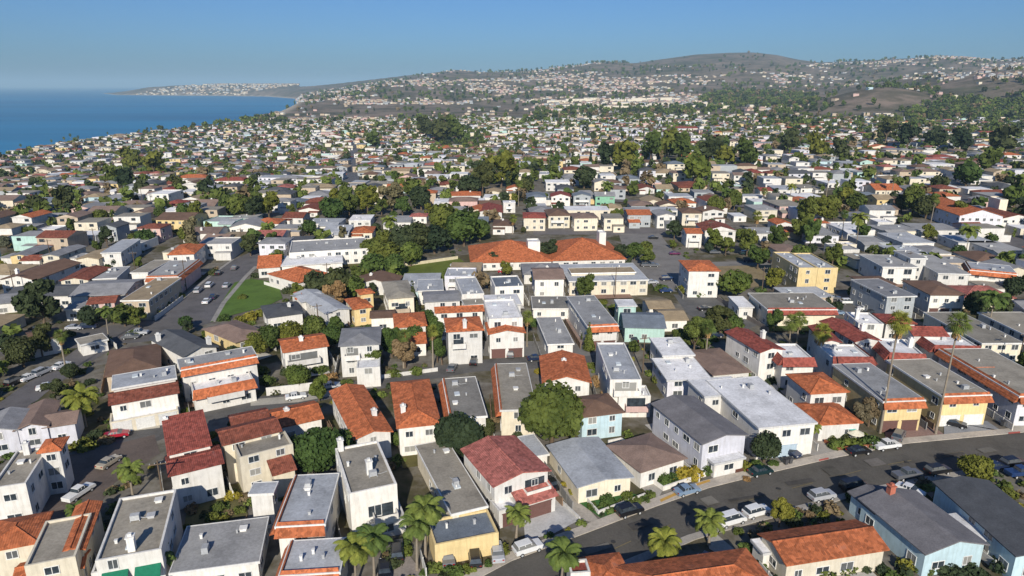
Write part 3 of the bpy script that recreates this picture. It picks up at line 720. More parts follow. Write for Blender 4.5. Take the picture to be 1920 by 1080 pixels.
B('tall white modern house with long pale roof and stepped front balconies', [
  ('flat', 7.5, 'c', 'W', (1144, 712), (1202, 709), (1137, 642), D(p=1, vents=3, balc=(.1, .9, 4.8))),
  ('flat', 4.6, 'w', 'W', (1160, 742), (1218, 738), (1150, 722), D(p=1, vents=1, balc=(.2, .9, 2.0), bc='P'))], 'the tall modern white house')
B('white house stepping down in four flat pale roofs', [
  ('flat', 5.4, 'w', 'W', (1244, 666), (1298, 662), (1230, 634), D(vents=1)),
  ('flat', 4.6, 'w', 'L', (1252, 712), (1326, 704), (1238, 672), D(vents=2))], 'the stepped white roofs')
B('low house with dull brown roof left of the red-roofed townhouses', [
  ('hip', 3.1, 'p', 'W', (1338, 703), (1396, 692), (1306, 658), D(rise=.15))], 'the dull brown roof')
B('white townhouse with red tile gable, leftmost of the red-roofed cluster', [
  ('gd', 7.6, 'r', 'W', (1426, 660), (1456, 650), (1392, 620), D(rise=.25, ch=[(.9, .5, 1.6)])),], 'the leftmost red townhouse')
B('white townhouse with square roof deck and red skirt beside the first townhouse', [
  ('flat', 6.8, 'w', 'W', (1468, 674), (1522, 670), (1450, 644), D(m='fl', mc='r', p=1, vents=2))])
B('white townhouse with long red roof slanting down behind the palms', [
  ('gd', 7.2, 'r', 'W', (1604, 640), (1640, 634), (1562, 602), D(rise=.25, ch=[(.9, .4, 1.5)]))], 'the long red townhouse roof')
B('white townhouse with roof deck and red skirt in front of the palms', [
  ('flat', 6.6, 'w', 'W', (1562, 672), (1632, 669), (1540, 645), D(m='fr', mc='r', p=1, vents=2))], 'the red-skirted townhouse')
B('white townhouse with red skirt and small upper deck, middle of the cluster', [
  ('flat', 6.6, 'w', 'W', (1668, 664), (1728, 662), (1655, 634), D(m='fl', mc='r', p=1, vents=1, ch=[(.9, .6, 1.5)]))])
B('white townhouse with red roofs, rightmost of the cluster near the tan slabs', [
  ('flat', 6.2, 'w', 'W', (1752, 650), (1825, 645), (1730, 622), D(m='fl', mc='r', p=1, vents=1)),
  ('gw', 6.8, 'r', 'W', (1714, 628), (1760, 622), (1708, 612), D(rise=.3))])
B('white townhouse with orange red roof at the top of the cluster', [
  ('hip', 7, 'r', 'W', (1662, 606), (1705, 602), (1656, 590), D(rise=.3))])
B('white townhouse with red gable standing behind the second palm', [
  ('flat', 7, 'w', 'W', (1610, 606), (1652, 604), (1600, 585), D(p=1, vents=1, ch=[(.2, .5, 2)])),
  ('gd', 6.6, 'r', 'W', (1545, 640), (1570, 638), (1528, 612), D(rise=.25))])
B('long pale tan slab-roofed apartments with plain cream end wall', [
  ('flat', 5.2, 't', 'C', (1842, 643), (1912, 640), (1748, 586), D(vents=3))], 'the long tan slab apartments')
B('tan slab-roofed apartments at the right edge behind the dark gap', [
  ('flat', 5.2, 't', 'C', (1950, 640), (2030, 636), (1852, 586), D(vents=3))])
B('blue grey two-storey block with long grey roof and plain end wall', [
  ('flat', 7.2, 's', 'G', (1664, 556), (1713, 553), (1608, 524), D(vents=2))], 'the grey block')
B('white house with brown hip roof raised over open carports', [
  ('hip', 6.2, 'b', 'W', (1745, 553), (1806, 552), (1700, 527), D(rise=.25, g=3))], 'the brown hip house over carports')
B('tall pale yellow building with grey side wall and green stair', [
  ('flat', 8.6, 'c', 'Y', (1498, 502), (1532, 501), (1460, 472), D(p=1, vents=3)),
  ('flat', 8.2, 'c', 'Y', (1534, 502), (1570, 501), (1500, 474), D(p=1, vents=2))], 'the tall yellow building', cat='apartment block')
B('white three-storey house with orange hip roof alone beside the street', [
  ('hip', 8.4, 'o', 'W', (1292, 508), (1347, 507), (1281, 489), D(rise=.25))], 'the white tower house')
B('wide white building with long dark window bands left of the grey block', [
  ('flat', 6.2, 'g', 'W', (1656, 500), (1716, 499), (1622, 478), D(vents=2, big=1)),
  ('flat', 8.0, 'g', 'W', (1708, 484), (1734, 483), (1690, 470), D(vents=1))], 'the white window-band building')
B('white building with raised orange tile edge near the right side', [
  ('flat', 6.4, 'c', 'W', (1820, 506), (1905, 520), (1780, 488), D(m='fl', vents=2)), ], 'the white orange-edged building')
B('flat pale commercial building with open grey roof deck right of the window bands', [
  ('flat', 5.6, 'g', 'W', (1760, 512), (1812, 511), (1722, 478), D(vents=3))])
B('long low school-like building with silver roof and striped cream front', [
  ('flat', 5.0, 'c', 'C', (1068, 527), (1214, 523), (1053, 496), D(vents=4)),
  ('flat', 5.9, 'n', 'C', (1072, 512), (1190, 509), (1070, 503), D(vents=0, win=0))], 'the silver-roofed hall', cat='building', name='hall')
B('white two-storey house with brown roof left of the silver-roofed hall', [
  ('gw', 6.2, 'p', 'W', (1003, 523), (1057, 522), (1000, 503), D(rise=.2))], 'the brown-roofed white house')
B('long low church complex with sweeping orange tile roofs and a square white bell tower', [
  ('hip', 2.8, 'o', 'W', (1036, 489), (1164, 480), (1040, 456), D(rise=.36)),
  ('hip', 2.9, 'o', 'W', (884, 493), (1034, 490), (870, 462), D(rise=.36)),
  ('flat', 9.5, 'w', 'W', (1124, 436), (1135, 436), (1123, 431), D(p=1, vents=0, win=0)),
  ('flat', 8.2, 'w', 'W', (990, 453), (1012, 452), (988, 447), D(p=1, vents=0, win=0))], 'the orange church roof', cat='church', name='church')
LAND.append(('the bell tower', 1000, 465))
B('big white flat-roofed civic building beside the dark hedge block', [
  ('flat', 5.8, 'g', 'W', (542, 474), (690, 470), (532, 452), D(p=1, vents=6)),
  ('flat', 4.0, 'w', 'W', (528, 498), (640, 496), (540, 480), D(vents=3)),
  ('gw', 3.6, 'o', 'W', (484, 502), (524, 497), (500, 482), D(rise=.3))], 'the big white civic building', cat='building', name='civic_building')
B('low house with bright orange hip roof below the big white civic building', [
  ('hip', 3.4, 'o', 'W', (560, 530), (606, 512), (528, 508), D(rise=.3))], 'the low bright orange roof')
B('yellow-walled house with pale brown hip roof by the lawn', [
  ('hip', 5.0, 'p', 'Y', (442, 642), (492, 622), (404, 612), D(rise=.25)),], 'the yellow-walled house')
B('white house with dark grey cross gable roof and two white chimneys', [
  ('gd', 5.0, 'd', 'W', (345, 668), (404, 650), (288, 634), D(rise=.3, ch=[(.9, .1, 1.6), (.05, .8, 1.4)]))], 'the dark grey gable house')
B('white terraced house with orange tile bands and upper sun decks', [
  ('flat', 7.6, 'g', 'W', (340, 693), (480, 668), (334, 674), D(m='f', vents=4)),
  ('flat', 4.6, 'w', 'W', (362, 736), (478, 716), (348, 704), D(m='f', p=1, vents=2, balc=(.2, .8, 2.5)))], 'the terraced deck house')
B('white house with orange-brown front gable and wide cream driveway wall', [
  ('gw', 5.4, 'rb', 'W', (208, 758), (332, 738), (206, 738), D(rise=.25)),
  ('flat', 6.6, 'c', 'W', (212, 728), (328, 712), (214, 704), D(vents=3)),
  ('flat', 2.6, 'w', 'C', (205, 792), (333, 775), (203, 775), D(p=1, vents=0, g=3, gc='w'))], 'the white house above the wide driveway')
B('brown hip-roofed house standing behind the white house above the driveway', [
  ('hip', 4.4, 'b', 'T', (200, 706), (298, 690), (212, 658), D(rise=.25))], 'the wide brown hip roof')
B('white house with orange roof, white chimney and glass balcony', [
  ('gw', 6.0, 'o', 'W', (533, 660), (614, 650), (518, 638), D(rise=.22, ch=[(.45, .4, 1.3)], balc=(.05, .8, 3))), ], 'the orange-roofed balcony house')
B('tall white house with grey hip roof and stepped front in tree shade', [
  ('hip', 7.4, 's', 'W', (638, 649), (710, 646), (640, 618), D(rise=.25, balc=(.1, .5, 4.6))),
  ('flat', 4.6, 'w', 'W', (668, 690), (712, 688), (666, 672), D(p=1, vents=0))], 'the tall grey hip house')
B('white house with orange tile roof right of the tall grey hip house', [
  ('hip', 5.5, 'o', 'W', (742, 614), (798, 612), (733, 590), D(rise=.28)),
  ('shed', 3.4, 'o', 'W', (762, 644), (798, 641), (758, 634), D(rise=.3))], 'the orange roof among the trees')
B('tall narrow white house with orange hip roof and arched upper window', [
  ('hip', 8.2, 'o', 'W', (840, 622), (904, 619), (834, 598), D(rise=.26, ch=[(.5, .1, 1.8)], balc=(.1, .5, 4.6)))], 'the tall orange hip house')
B('white house with long thin orange roof peeking over the tall orange hip house', [
  ('gw', 7.4, 'o', 'W', (818, 586), (905, 583), (816, 577), D(rise=.3))])
B('white rowhouse with orange tile trim, tan garages and many terraces', [
  ('flat', 8.8, 'w', 'W', (917, 598), (980, 595), (908, 562), D(p=1, vents=3)),
  ('gd', 6.2, 'o', 'W', (918, 626), (982, 622), (912, 606), D(rise=.2, g=2))], 'the white terraced rowhouse')
B('single-storey white house under a pale flat roof with pink skylight', [
  ('flat', 4.2, 'g', 'W', (1028, 645), (1074, 643), (1010, 596), D(vents=2))], 'the pale single-storey house')
B('white duplex with grey flat roof, orange skirt and two dark garages', [
  ('flat', 6.2, 'g', 'W', (1103, 612), (1157, 609), (1070, 556), D(m='f', g=2, vents=2))], 'the two-garage duplex')
B('mint green cottage with dark grey gable roof', [
  ('gw', 4.0, 'u', 'M', (1172, 613), (1244, 611), (1178, 586), D(rise=.22))], 'the mint cottage')
B('small mint house with blue windows behind the mint cottage', [
  ('flat', 6.4, 'w', 'M', (1160, 573), (1192, 572), (1156, 562), D(vents=0, big=1))])
B('low tan-roofed house left of the dark parking lot', [
  ('gw', 3.4, 'n', 'W', (1218, 578), (1262, 577), (1206, 562), D(rise=.2)),
  ('gw', 3.2, 'n', 'W', (1244, 600), (1284, 596), (1232, 580), D(rise=.2))], 'the low tan-roofed house')
B('long grey-roofed building with red front skirt near the cluster palms', [
  ('flat', 5.2, 't', 'C', (1440, 580), (1562, 576), (1414, 550), D(m='f', mc='r', vents=4))], 'the long grey roof with red skirt')
B('white and blue house with flat tan roof and orange tiled turret', [
  ('flat', 6.8, 't', 'W', (-20, 916), (44, 911), (5, 848), D(p=1, vents=3, ch=[(.4, .9, 1.5)])),
  ('hip', 7.6, 'o', 'W', (76, 848), (104, 842), (80, 828), D(rise=.4))], 'the turreted house')
B('cluster of pale lilac gabled houses at the left edge', [
  ('gd', 4.4, 'p', 'L', (30, 806), (84, 802), (34, 765), D(rise=.35)),
  ('gw', 4.0, 'p', 'L', (84, 800), (138, 794), (84, 776), D(rise=.3)),
  ('gd', 4.6, 's', 'L', (-40, 815), (24, 812), (-30, 780), D(rise=.3))], 'the pale lilac gables')
B('low white garden-walled house between the two left streets', [
  ('flat', 3.0, 't', 'W', (152, 646), (198, 634), (150, 634), D(vents=0))], 'the little white house between streets')
B('white house with dark brown roof above the side street', [
  ('gw', 4.2, 'b', 'W', (60, 640), (110, 628), (64, 622), D(rise=.2))])
# left middle block, between the coast and the side street
B('white gable-fronted house with long dark roof and blue shaded side', [
  ('gd', 4.8, 'b', 'W', (2, 524), (50, 530), (60, 492), D(rise=.25, ch=[(.2, .2, 1.5)]))], 'the long dark-roofed house')
B('cream house with dull red roof, third in from the left edge', [
  ('gd', 4.2, 'rb', 'C', (114, 526), (160, 527), (142, 504), D(rise=.2))], 'the dull red roof')
B('low white house with plain pale roof right of the dull red roof', [
  ('flat', 4.0, 'g', 'W', (174, 523), (217, 521), (197, 502), D(vents=1))])
B('wide low house with grey shingle roof behind the leafy corner', [
  ('gw', 4.2, 's', 'W', (132, 556), (226, 556), (160, 528), D(rise=.15))], 'the wide grey shingle roof')
B('long tan-roofed apartments with dark side wall along the side street', [
  ('flat', 5.8, 'n', 'T', (228, 563), (278, 562), (293, 522), D(vents=1))], 'the long apartments beside the side street')
B('apartments with grey roof and orange skirt at the top of the side street', [
  ('flat', 5.8, 'g', 'P', (275, 520), (332, 519), (315, 489), D(m='fr', vents=2))], 'the orange-skirted apartments')
B('long narrow tan roof left of the orange-skirted apartments', [
  ('flat', 4.6, 't', 'W', (246, 511), (276, 511), (288, 488), D(vents=0))])
B('white two-storey house with orange-red hip roof facing the side street', [
  ('hip', 6.0, 'o', 'W', (316, 478), (362, 477), (332, 460), D(rise=.3))], 'the orange-red hip by the side street')
B('small pale yellow house with grey roof near the left edge', [
  ('gd', 4.2, 's', 'Y', (19, 480), (48, 481), (50, 463), D(rise=.2))])
B('small cream house with grey roof beside the small pale yellow house', [
  ('gd', 4.4, 's', 'C', (78, 480), (108, 481), (122, 462), D(rise=.2))])
B('brown-roofed cream house below the long dark blue block', [
  ('gd', 4.0, 'n', 'C', (143, 486), (178, 488), (162, 471), D(rise=.2))])
B('pale house with long light roof and dark blue shaded side', [
  ('flat', 5.6, 'c', 'W', (190, 474), (225, 473), (222, 450), D(vents=0))])
B('low white house with slanting grey roof left of the leafy corner', [
  ('gw', 3.6, 's', 'W', (-10, 570), (42, 566), (0, 552), D(rise=.2))])
B('wide dark grey roof below the long dark-roofed house', [
  ('gw', 3.8, 'd', 'W', (10, 556), (118, 560), (40, 536), D(rise=.2))])
B('low white house with flat pale roof above the leafy corner', [
  ('flat', 3.4, 'g', 'W', (122, 580), (170, 580), (132, 566), D(vents=0))])
B('pinkish brown house in the trees below the long tan apartments', [
  ('gw', 4.4, 'rb', 'P', (165, 570), (212, 568), (170, 558), D(rise=.2))])
# centre block below the lawn
B('cream two-storey house with grey tan hip roof and brown balcony', [
  ('hip', 6.6, 't', 'C', (728, 560), (776, 557), (712, 530), D(rise=.2, balc=(.2, .8, 2.8), bc='T'))], 'the grey tan hip house')
B('pale yellow house with orange roof and slim yellow tower', [
  ('hip', 4.8, 'o', 'Y', (664, 580), (696, 576), (646, 562), D(rise=.3)),
  ('hip', 6.6, 'o', 'Y', (676, 552), (700, 551), (674, 544), D(rise=.3))], 'the slim yellow tower house')
B('small white house with dark brown roof left of the orange roof among trees', [
  ('gw', 4.0, 'b', 'W', (696, 596), (738, 595), (694, 584), D(rise=.2))])
B('white house with lilac grey flat roof and two dark front windows', [
  ('gw', 5.2, 's', 'W', (797, 566), (862, 563), (795, 548), D(rise=.1))], 'the lilac grey roof')
B('white house with pale roof just below the sloping lawn', [
  ('flat', 5.0, 'c', 'W', (784, 545), (830, 544), (782, 525), D(vents=1))])
B('white house with busy terraces and dark stair openings', [
  ('flat', 6.6, 'c', 'W', (866, 552), (908, 550), (850, 520), D(p=1, vents=4, balc=(.1, .7, 3.2), bc='P'))], 'the busy terrace house')
B('white building with blue roof deck right of the busy terrace house', [
  ('flat', 6.2, 'u', 'W', (928, 538), (982, 536), (918, 518), D(p=1, vents=3))], 'the blue-decked white house')
B('white block with small upper windows in front of the blue-decked white house', [
  ('flat', 6.4, 'w', 'W', (915, 572), (976, 569), (910, 554), D(vents=3))])
B('cream low block with wide plain wall left of the terraced rowhouse', [
  ('flat', 5.4, 't', 'C', (872, 572), (908, 570), (866, 562), D(vents=1))])
B('house with large pale grey roofs left of the olive tree row', [
  ('gd', 4.6, 'c', 'W', (612, 588), (652, 578), (570, 548), D(rise=.2)), ('gw', 4.4, 'c', 'W', (566, 566), (610, 562), (566, 552), D(rise=.2))], 'the large pale grey roofs')
B('house with charcoal hip roof and small white chimney by the lawn', [
  ('hip', 4.0, 'd', 'W', (502, 596), (566, 586), (496, 574), D(rise=.25, ch=[(.7, .4, 1.3)]))], 'the charcoal hip roof')
B('little orange roof tucked behind the large pale grey roofs', [
  ('hip', 4.2, 'o', 'C', (556, 561), (578, 559), (552, 549), D(rise=.3))])
B('long house with dark grey flat roof behind the pale single-storey house', [
  ('flat', 3.2, 'a', 'W', (1000, 578), (1066, 576), (1004, 556), D(vents=2))])
B('white house with grey patio right of the blue parking area', [
  ('flat', 3.6, 'w', 'W', (1386, 575), (1412, 575), (1368, 556), D(vents=0))])
B('mission-style church with long red roof near the right edge', [
  ('gd', 6.4, 'o', 'L', (1800, 404), (1868, 402), (1762, 380), D(rise=.3)),
  ('flat', 11, 'w', 'C', (1876, 374), (1890, 374), (1874, 369), D(p=1, vents=0, win=0))], 'the mission church', cat='church', name='church')
# ---------------------------------------------------------------- houses farther off: base u, v, width seen, roof, wall, storeys, roof form
PROTO = {}
def simple_house(u, v, wpx, rc, wc, st=1, form=None, depth=None, ang=None, ref=None, label=None, xyz=None, wm=None):
    rng = random.Random(int(u)*7919+int(v)*31+sum(map(ord, rc)))
    if xyz is None: x, y, z = gp(u, v)
    else: x, y, z = xyz
    dist = math.hypot(x, y)
    pxm = F*1.0/(y*math.cos(PITCH)+(CH-z)*math.sin(PITCH))
    w = wm or max(6, min(34, wpx/pxm)); h = (3.3 if st == 1 else 5.8)
    d = depth or rng.uniform(.9, 1.5)*min(w, 13)
    if form is None:
        form = 'flat' if rc in 'gwtca' else rng.choice(['hip', 'hip', 'gw', 'gd'])
    th = ang if ang is not None else rng.uniform(-.06, .1)
    rt = root('house', 'x', 'house', (x, y, z), th, None)
    zz = 1.2          # walls run down into sloping ground
    P = D(vents=rng.randint(0, 2) if dist < 500 else 0, fl=st, edge=0, rise=rng.uniform(.2, .32), win=1 if dist < 760 else 0, p=1 if (form == 'flat' and rng.random() < .35) else 0)
    if rng.random() < .3 and dist < 420 and rc in ('o', 'r', 'b', 's', 'p'): P['ch'] = [(rng.uniform(.2, .8), rng.uniform(.2, .8), 1.1)]
    volume(rt, None, -w/2, 0, w, d, h, form, rc, wc, P, rng, dist < 330)
    if rng.random() < .55 and w > 8:      # a lower wing or porch in front
        w2 = w*rng.uniform(.35, .6); x2 = rng.choice([-w/2+.02, w/2-w2-.02]); d2 = rng.uniform(2, 4)
        volume(rt, None, x2, -d2, w2, d2+.3, min(h-.5, rng.uniform(2.6, 3.1)), rng.choice(['flat', 'shed']) if rc in 'gwtca' else rng.choice(['shed', 'flat']), rc, wc, D(vents=0, edge=0, win=P['win'], fl=1, rise=.2), rng, False)
    elif st > 1 and dist < 520 and rng.random() < .7:
        f0 = rng.uniform(.02, .3); x_a, x_b = -w/2+f0*w, w/2-rng.uniform(0, .3)*w; zz = 2.9
        mb = MB().box(x_a, x_b, -1.5, -.003, zz-.2, zz).box(x_a, x_b, -1.5, -1.4, zz, zz+.95).box(x_a, x_a+.1, -1.4, -.003, zz, zz+.95).box(x_b-.1, x_b, -1.4, -.003, zz, zz+.95)
        mb.box(x_a, x_a+.15, -1.5, -1.35, 0, zz-.2).box(x_b-.15, x_b, -1.5, -1.35, 0, zz-.2); mb.build('balcony', WTRIM, rt)
    if z != 0.0 or True:
        rt.location.z = z-(.5 if dist > 330 else 0)
    OCC.append((x-math.sin(th)*d/2, y+math.cos(th)*d/2, .5*math.hypot(w, d)))
    form_n = {'flat': 'flat', 'hip': 'hip', 'gw': 'gable', 'gd': 'front gable', 'shed': 'lean-to'}[form]
    size = ('wide ' if w > 18 else 'small ' if w < 9 else '')+('two-storey ' if st > 1 else '')
    uu, vv_ = proj(x, y+d/2, z+2)
    rt['group'] = 'houses spread across the town'
    if label: rt['label'] = label
    else: THINGS.append(dict(o=rt, look='%s%s house with %s %s roof' % (size, WNAME[wc], RNAME[rc], form_n), u=uu, v=vv_, kind='house'))
    if ref: LAND.append((ref, uu, vv_))
    COUNT[0] += 1
    return rt
MID = '''944 437 38 b W 1|1002 433 40 r C 2|1048 428 40 b C 2|1098 433 44 p C 2|1150 433 36 t C 2|1198 426 42 o G 2|1248 428 34 s W 2|1296 423 36 b C 2|1336 417 40 b W 2|1387 416 24 w W 1
916 411 50 r W 1|955 399 20 w W 2|1007 397 35 c W 1|1051 387 35 r W 2|1091 386 32 u G 2|1134 386 36 s V 2|1093 405 38 p T 1|1147 400 36 n C 1|1225 390 38 n C 1|1285 391 40 o W 1
926 370 28 n C 1|965 363 30 o W 1|1012 376 34 s G 1|1046 358 45 w W 2|1129 358 30 s C 2|1179 343 40 u G 1|1176 363 30 b T 1|1212 363 30 rb W 1|1246 363 30 n M 1|1298 358 55 rb T 1
1371 356 38 w M 1|1382 335 50 c W 1|1358 301 40 c B 1|1296 300 32 o C 1|1231 291 26 w W 1|1249 332 40 n W 1|1028 334 34 c W 1|929 262 38 k C 1|1050 262 34 o C 1|985 330 30 n W 1
1416 332 32 r C 1|1454 333 30 rb C 1|1535 325 55 rb W 1|1476 364 42 c W 1|1520 361 40 t W 1|1570 352 38 w W 1|1618 351 34 p C 1|1522 380 50 w W 1|1435 375 22 r C 2|1665 365 48 o C 1
1436 414 40 g C 2|1484 406 50 t P 2|1527 398 30 t C 2|1657 393 30 n Y 2|1622 399 24 w W 1|1671 403 26 p T 1|1904 431 60 rb W 2|1440 452 56 g W 1|1541 456 60 g L 1|1610 446 60 w W 1
1690 447 70 g C 1|1760 443 80 g W 1|1470 434 30 o W 1|1486 449 25 o T 1|1540 432 22 o W 1|1900 310 50 r W 1|1860 326 60 w W 1|1590 259 60 g W 2|1652 282 45 o C 1|1722 260 60 n T 1
1895 362 40 d W 1|360 346 55 o W 2|432 353 60 r W 2|140 358 70 k C 1|298 381 40 w W 2|35 361 36 r W 1|218 381 60 g W 1|320 407 34 w W 1|327 434 65 b Y 2|262 411 35 p T 1
27 422 38 rb C 1|283 454 42 rb P 2|206 452 32 d G 2|27 443 45 g W 1|88 442 34 w W 1|68 457 48 rb W 1|115 457 40 g W 1|160 456 42 w W 1|88 389 45 u G 1|412 427 60 c M 1
350 408 40 g W 2|382 397 40 p C 1|625 259 50 r W 1|760 326 60 o W 1|448 349 22 r W 1|510 346 50 c L 2|580 404 38 rb W 1|550 421 38 rb W 1|498 433 50 o W 1|607 432 60 c W 1
630 449 50 c W 1|675 426 40 w W 1|680 451 36 o C 1|745 430 50 g W 1|830 389 30 w W 1|872 376 58 o W 1|785 419 30 k W 1|895 409 36 o C 1|708 386 16 n C 2|712 353 46 t C 1
657 356 40 g T 1|615 296 42 w W 1|560 303 34 k C 1|455 420 46 g M 1|462 440 60 s W 1|400 470 44 p C 1|380 452 60 p W 1|430 462 40 n C 1|1300 464 26 o W 2|1250 372 24 w W 1
1660 428 30 w W 1|1400 300 36 n C 1|1450 296 30 g W 1|1500 300 40 o C 1|1600 312 40 c W 1|1700 318 50 c G 1|1780 322 40 w W 1|1840 346 40 g W 1|1770 300 44 r C 1|1640 470 50 g G 1
1720 470 60 c W 1|1590 484 40 g W 1|1830 470 70 c W 1|1890 486 60 g W 1|1760 532 40 g W 1|1870 560 50 t W 1|1830 440 34 rb P 1|1590 474 30 w C 1|250 470 40 g W 1|60 505 30 rb W 1
150 500 30 g W 1|20 500 26 s W 1|300 300 30 w W 1|210 330 40 w C 1|260 330 36 p W 1|420 300 36 w W 1|470 306 30 s C 1|380 290 30 g W 1|540 330 36 n C 1|590 340 40 g W 1
770 300 36 w W 1|800 310 40 g C 1|850 315 40 w W 1|890 330 36 n C 1|820 340 40 w G 1|860 300 30 p C 1|740 280 30 k C 1|1120 300 32 g W 1|1080 320 34 w G 1|1160 310 36 g C 1
960 300 30 n C 1|1010 290 30 g C 1|1060 290 30 w W 1|690 300 30 w W 1|1545 300 34 g W 1|1680 340 40 w W 1|1740 350 36 p C 1|1800 300 40 w W 1|1340 380 26 p T 1|1310 405 24 w W 1'''
def build_mid():
    for tok in MID.replace('\n', '|').split('|'):
        q = tok.split(); simple_house(int(q[0]), int(q[1]), int(q[2]), q[3], q[4], int(q[5]))
build_mid()
simple_house(1288, 247, 84, 'r', 'W', 2, 'gw', ref='the wide red-roofed block on the rise', label='wide two-storey white block with dull red roof on the far rise, centre right')
simple_house(1860, 256, 130, 'r', 'W', 2, 'gw', ref='the far white red-roofed complex', label='long white complex with red roofs far off near the right edge')
LAND += [('the dark hedge block', 765, 455), ('the sloping green lawn', 470, 555), ('the sea shore', 300, 262), ('the tall dark conifer', 970, 280),
         ('the mission tower', 1882, 395), ('the bright round street tree', 1375, 532), ('the dark grove by the coast side', 455, 385)]
# ---------------------------------------------------------------- trees
def leaf_quads(P, N, size, rs):
    """P points, N outward directions -> quads as arrays"""
    n = len(P); j = rs.normal(0, .55, (n, 3)); D_ = N+j; D_ /= np.linalg.norm(D_, axis=1)[:, None]+1e-9
    a = np.cross(D_, rs.normal(0, 1, (n, 3))); a /= np.linalg.norm(a, axis=1)[:, None]+1e-9
    b = np.cross(D_, a); s = (size*rs.uniform(.6, 1.4, n))[:, None]
    V = np.stack([P-a*s-b*s*.6, P+a*s*.5-b*s, P+a*s+b*s*.6, P-a*s*.5+b*s], 1).reshape(-1, 3)
    Fq = np.arange(n*4).reshape(-1, 4)
    return V, Fq
def crown_arrays(shape, n, size, rs):
    """unit crowns: radius about 1 in x,y; height is in z from 0"""
    lobes = []
    if shape == 'round':
        lobes = [((0, 0, .95), .80)]+[((math.cos(a)*.5*rs.uniform(.7, 1.2), math.sin(a)*.5*rs.uniform(.7, 1.2), rs.uniform(.6, 1.25)), rs.uniform(.36, .56)) for a in rs.uniform(0, 6.28, 11)]
    elif shape == 'open':
        lobes = [((math.cos(a)*rs.uniform(.2, .7), math.sin(a)*rs.uniform(.2, .7), rs.uniform(.5, 1.9)), rs.uniform(.24, .42)) for a in rs.uniform(0, 6.28, 15)]
    elif shape == 'tall':
        lobes = [((math.cos(a)*.3, math.sin(a)*.3, z), rs.uniform(.35, .6)) for a, z in zip(rs.uniform(0, 6.28, 12), np.linspace(.5, 3.6, 12))]
    elif shape == 'cone':
        lobes = [((rs.uniform(-.08, .08), rs.uniform(-.08, .08), z), max(.15, 1-z/5.4)) for z in np.linspace(.4, 5, 11)]
    elif shape == 'bush':
        lobes = [((math.cos(a)*.5, math.sin(a)*.5, rs.uniform(.15, .5)), rs.uniform(.35, .6)) for a in rs.uniform(0, 6.28, 6)]+[((0, 0, .4), .6)]
    Ps, Ns = [], []
    wts = np.array([l[1]**2 for l in lobes]); wts /= wts.sum()
    for (c, r), w in zip(lobes, wts):
        k = max(3, int(n*w)); d = rs.normal(0, 1, (k, 3)); d /= np.linalg.norm(d, axis=1)[:, None]
        rad = r*rs.uniform(.55, 1.06, k)[:, None]**.5 if False else r*(1-.45*rs.uniform(0, 1, k)[:, None]**2.5)+r*.06*rs.normal(0, 1, (k, 1))
        Ps.append(np.array(c)+d*rad); Ns.append(d)
    P = np.vstack(Ps); N = np.vstack(Ns); P[:, 2] = np.maximum(P[:, 2], .02)
    V, Fq = leaf_quads(P, N, size, rs)
    return V, Fq, lobes
def arr_mesh(name, V, Fq, m):
    me = bpy.data.meshes.new(name); me.vertices.add(len(V)); me.vertices.foreach_set('co', np.ascontiguousarray(V, dtype=np.float32).ravel())
    me.loops.add(Fq.size); me.polygons.add(len(Fq)); me.loops.foreach_set('vertex_index', Fq.astype(np.int32).ravel())
    me.polygons.foreach_set('loop_start', (np.arange(len(Fq))*Fq.shape[1]).astype(np.int32))
    me.update(calc_edges=True)
    for q in (m if isinstance(m, (list, tuple)) else [m]): me.materials.append(q)
    return me
CR = {}
def crown_mesh(shape, var, lod):
    k = (shape, var, lod)
    if k not in CR:
        rs = np.random.RandomState(abs(hash((shape, var))) % 1000 if False else (['round', 'open', 'tall', 'cone', 'bush'].index(shape)*10+var))
        n, s = {0: (5200, .065), 1: (1500, .11), 2: (420, .19)}[lod]
        if shape in ('tall', 'cone'): n = int(n*1.4)
        if shape == 'bush': n = int(n*.5)
        V, Fq, lobes = crown_arrays(shape, n, s, rs)
        CR[k] = arr_mesh('crown', V, Fq, FOL['olive'])
    return CR[k]
TR = {}
def trunk_mesh(hh, sp):
    k = (hh, sp)
    if k not in TR:
        rs = random.Random(sp*7+1); mb = MB()
        mb.tube([(0, 0, -.6), (.03, .02, hh*.5), (.0, .05, hh)], [.34, .24, .18], 7)
        for q in range(5):
            a = q*1.26+rs.random(); L = rs.uniform(.9, 1.7)
            mb.tube([(0, .02, hh*.8), (math.cos(a)*L*.5, math.sin(a)*L*.5, hh*1.15), (math.cos(a)*L, math.sin(a)*L, hh*1.5)], [.13, .09, .04], 5)
        me = bpy.data.meshes.new('trunk'); me.from_pydata(mb.v, [], mb.f); me.materials.append(BARK); TR[k] = me
    return TR[k]
TCOUNT = [0]
TLOOK = dict(round='round-crowned', open='loose-crowned', tall='tall upright', cone='slim pointed', bush='low')
TC2 = dict(olive='olive green', dark='dark green', green='leafy green', yellow='yellow green', grey='grey green', dry='dry brown')
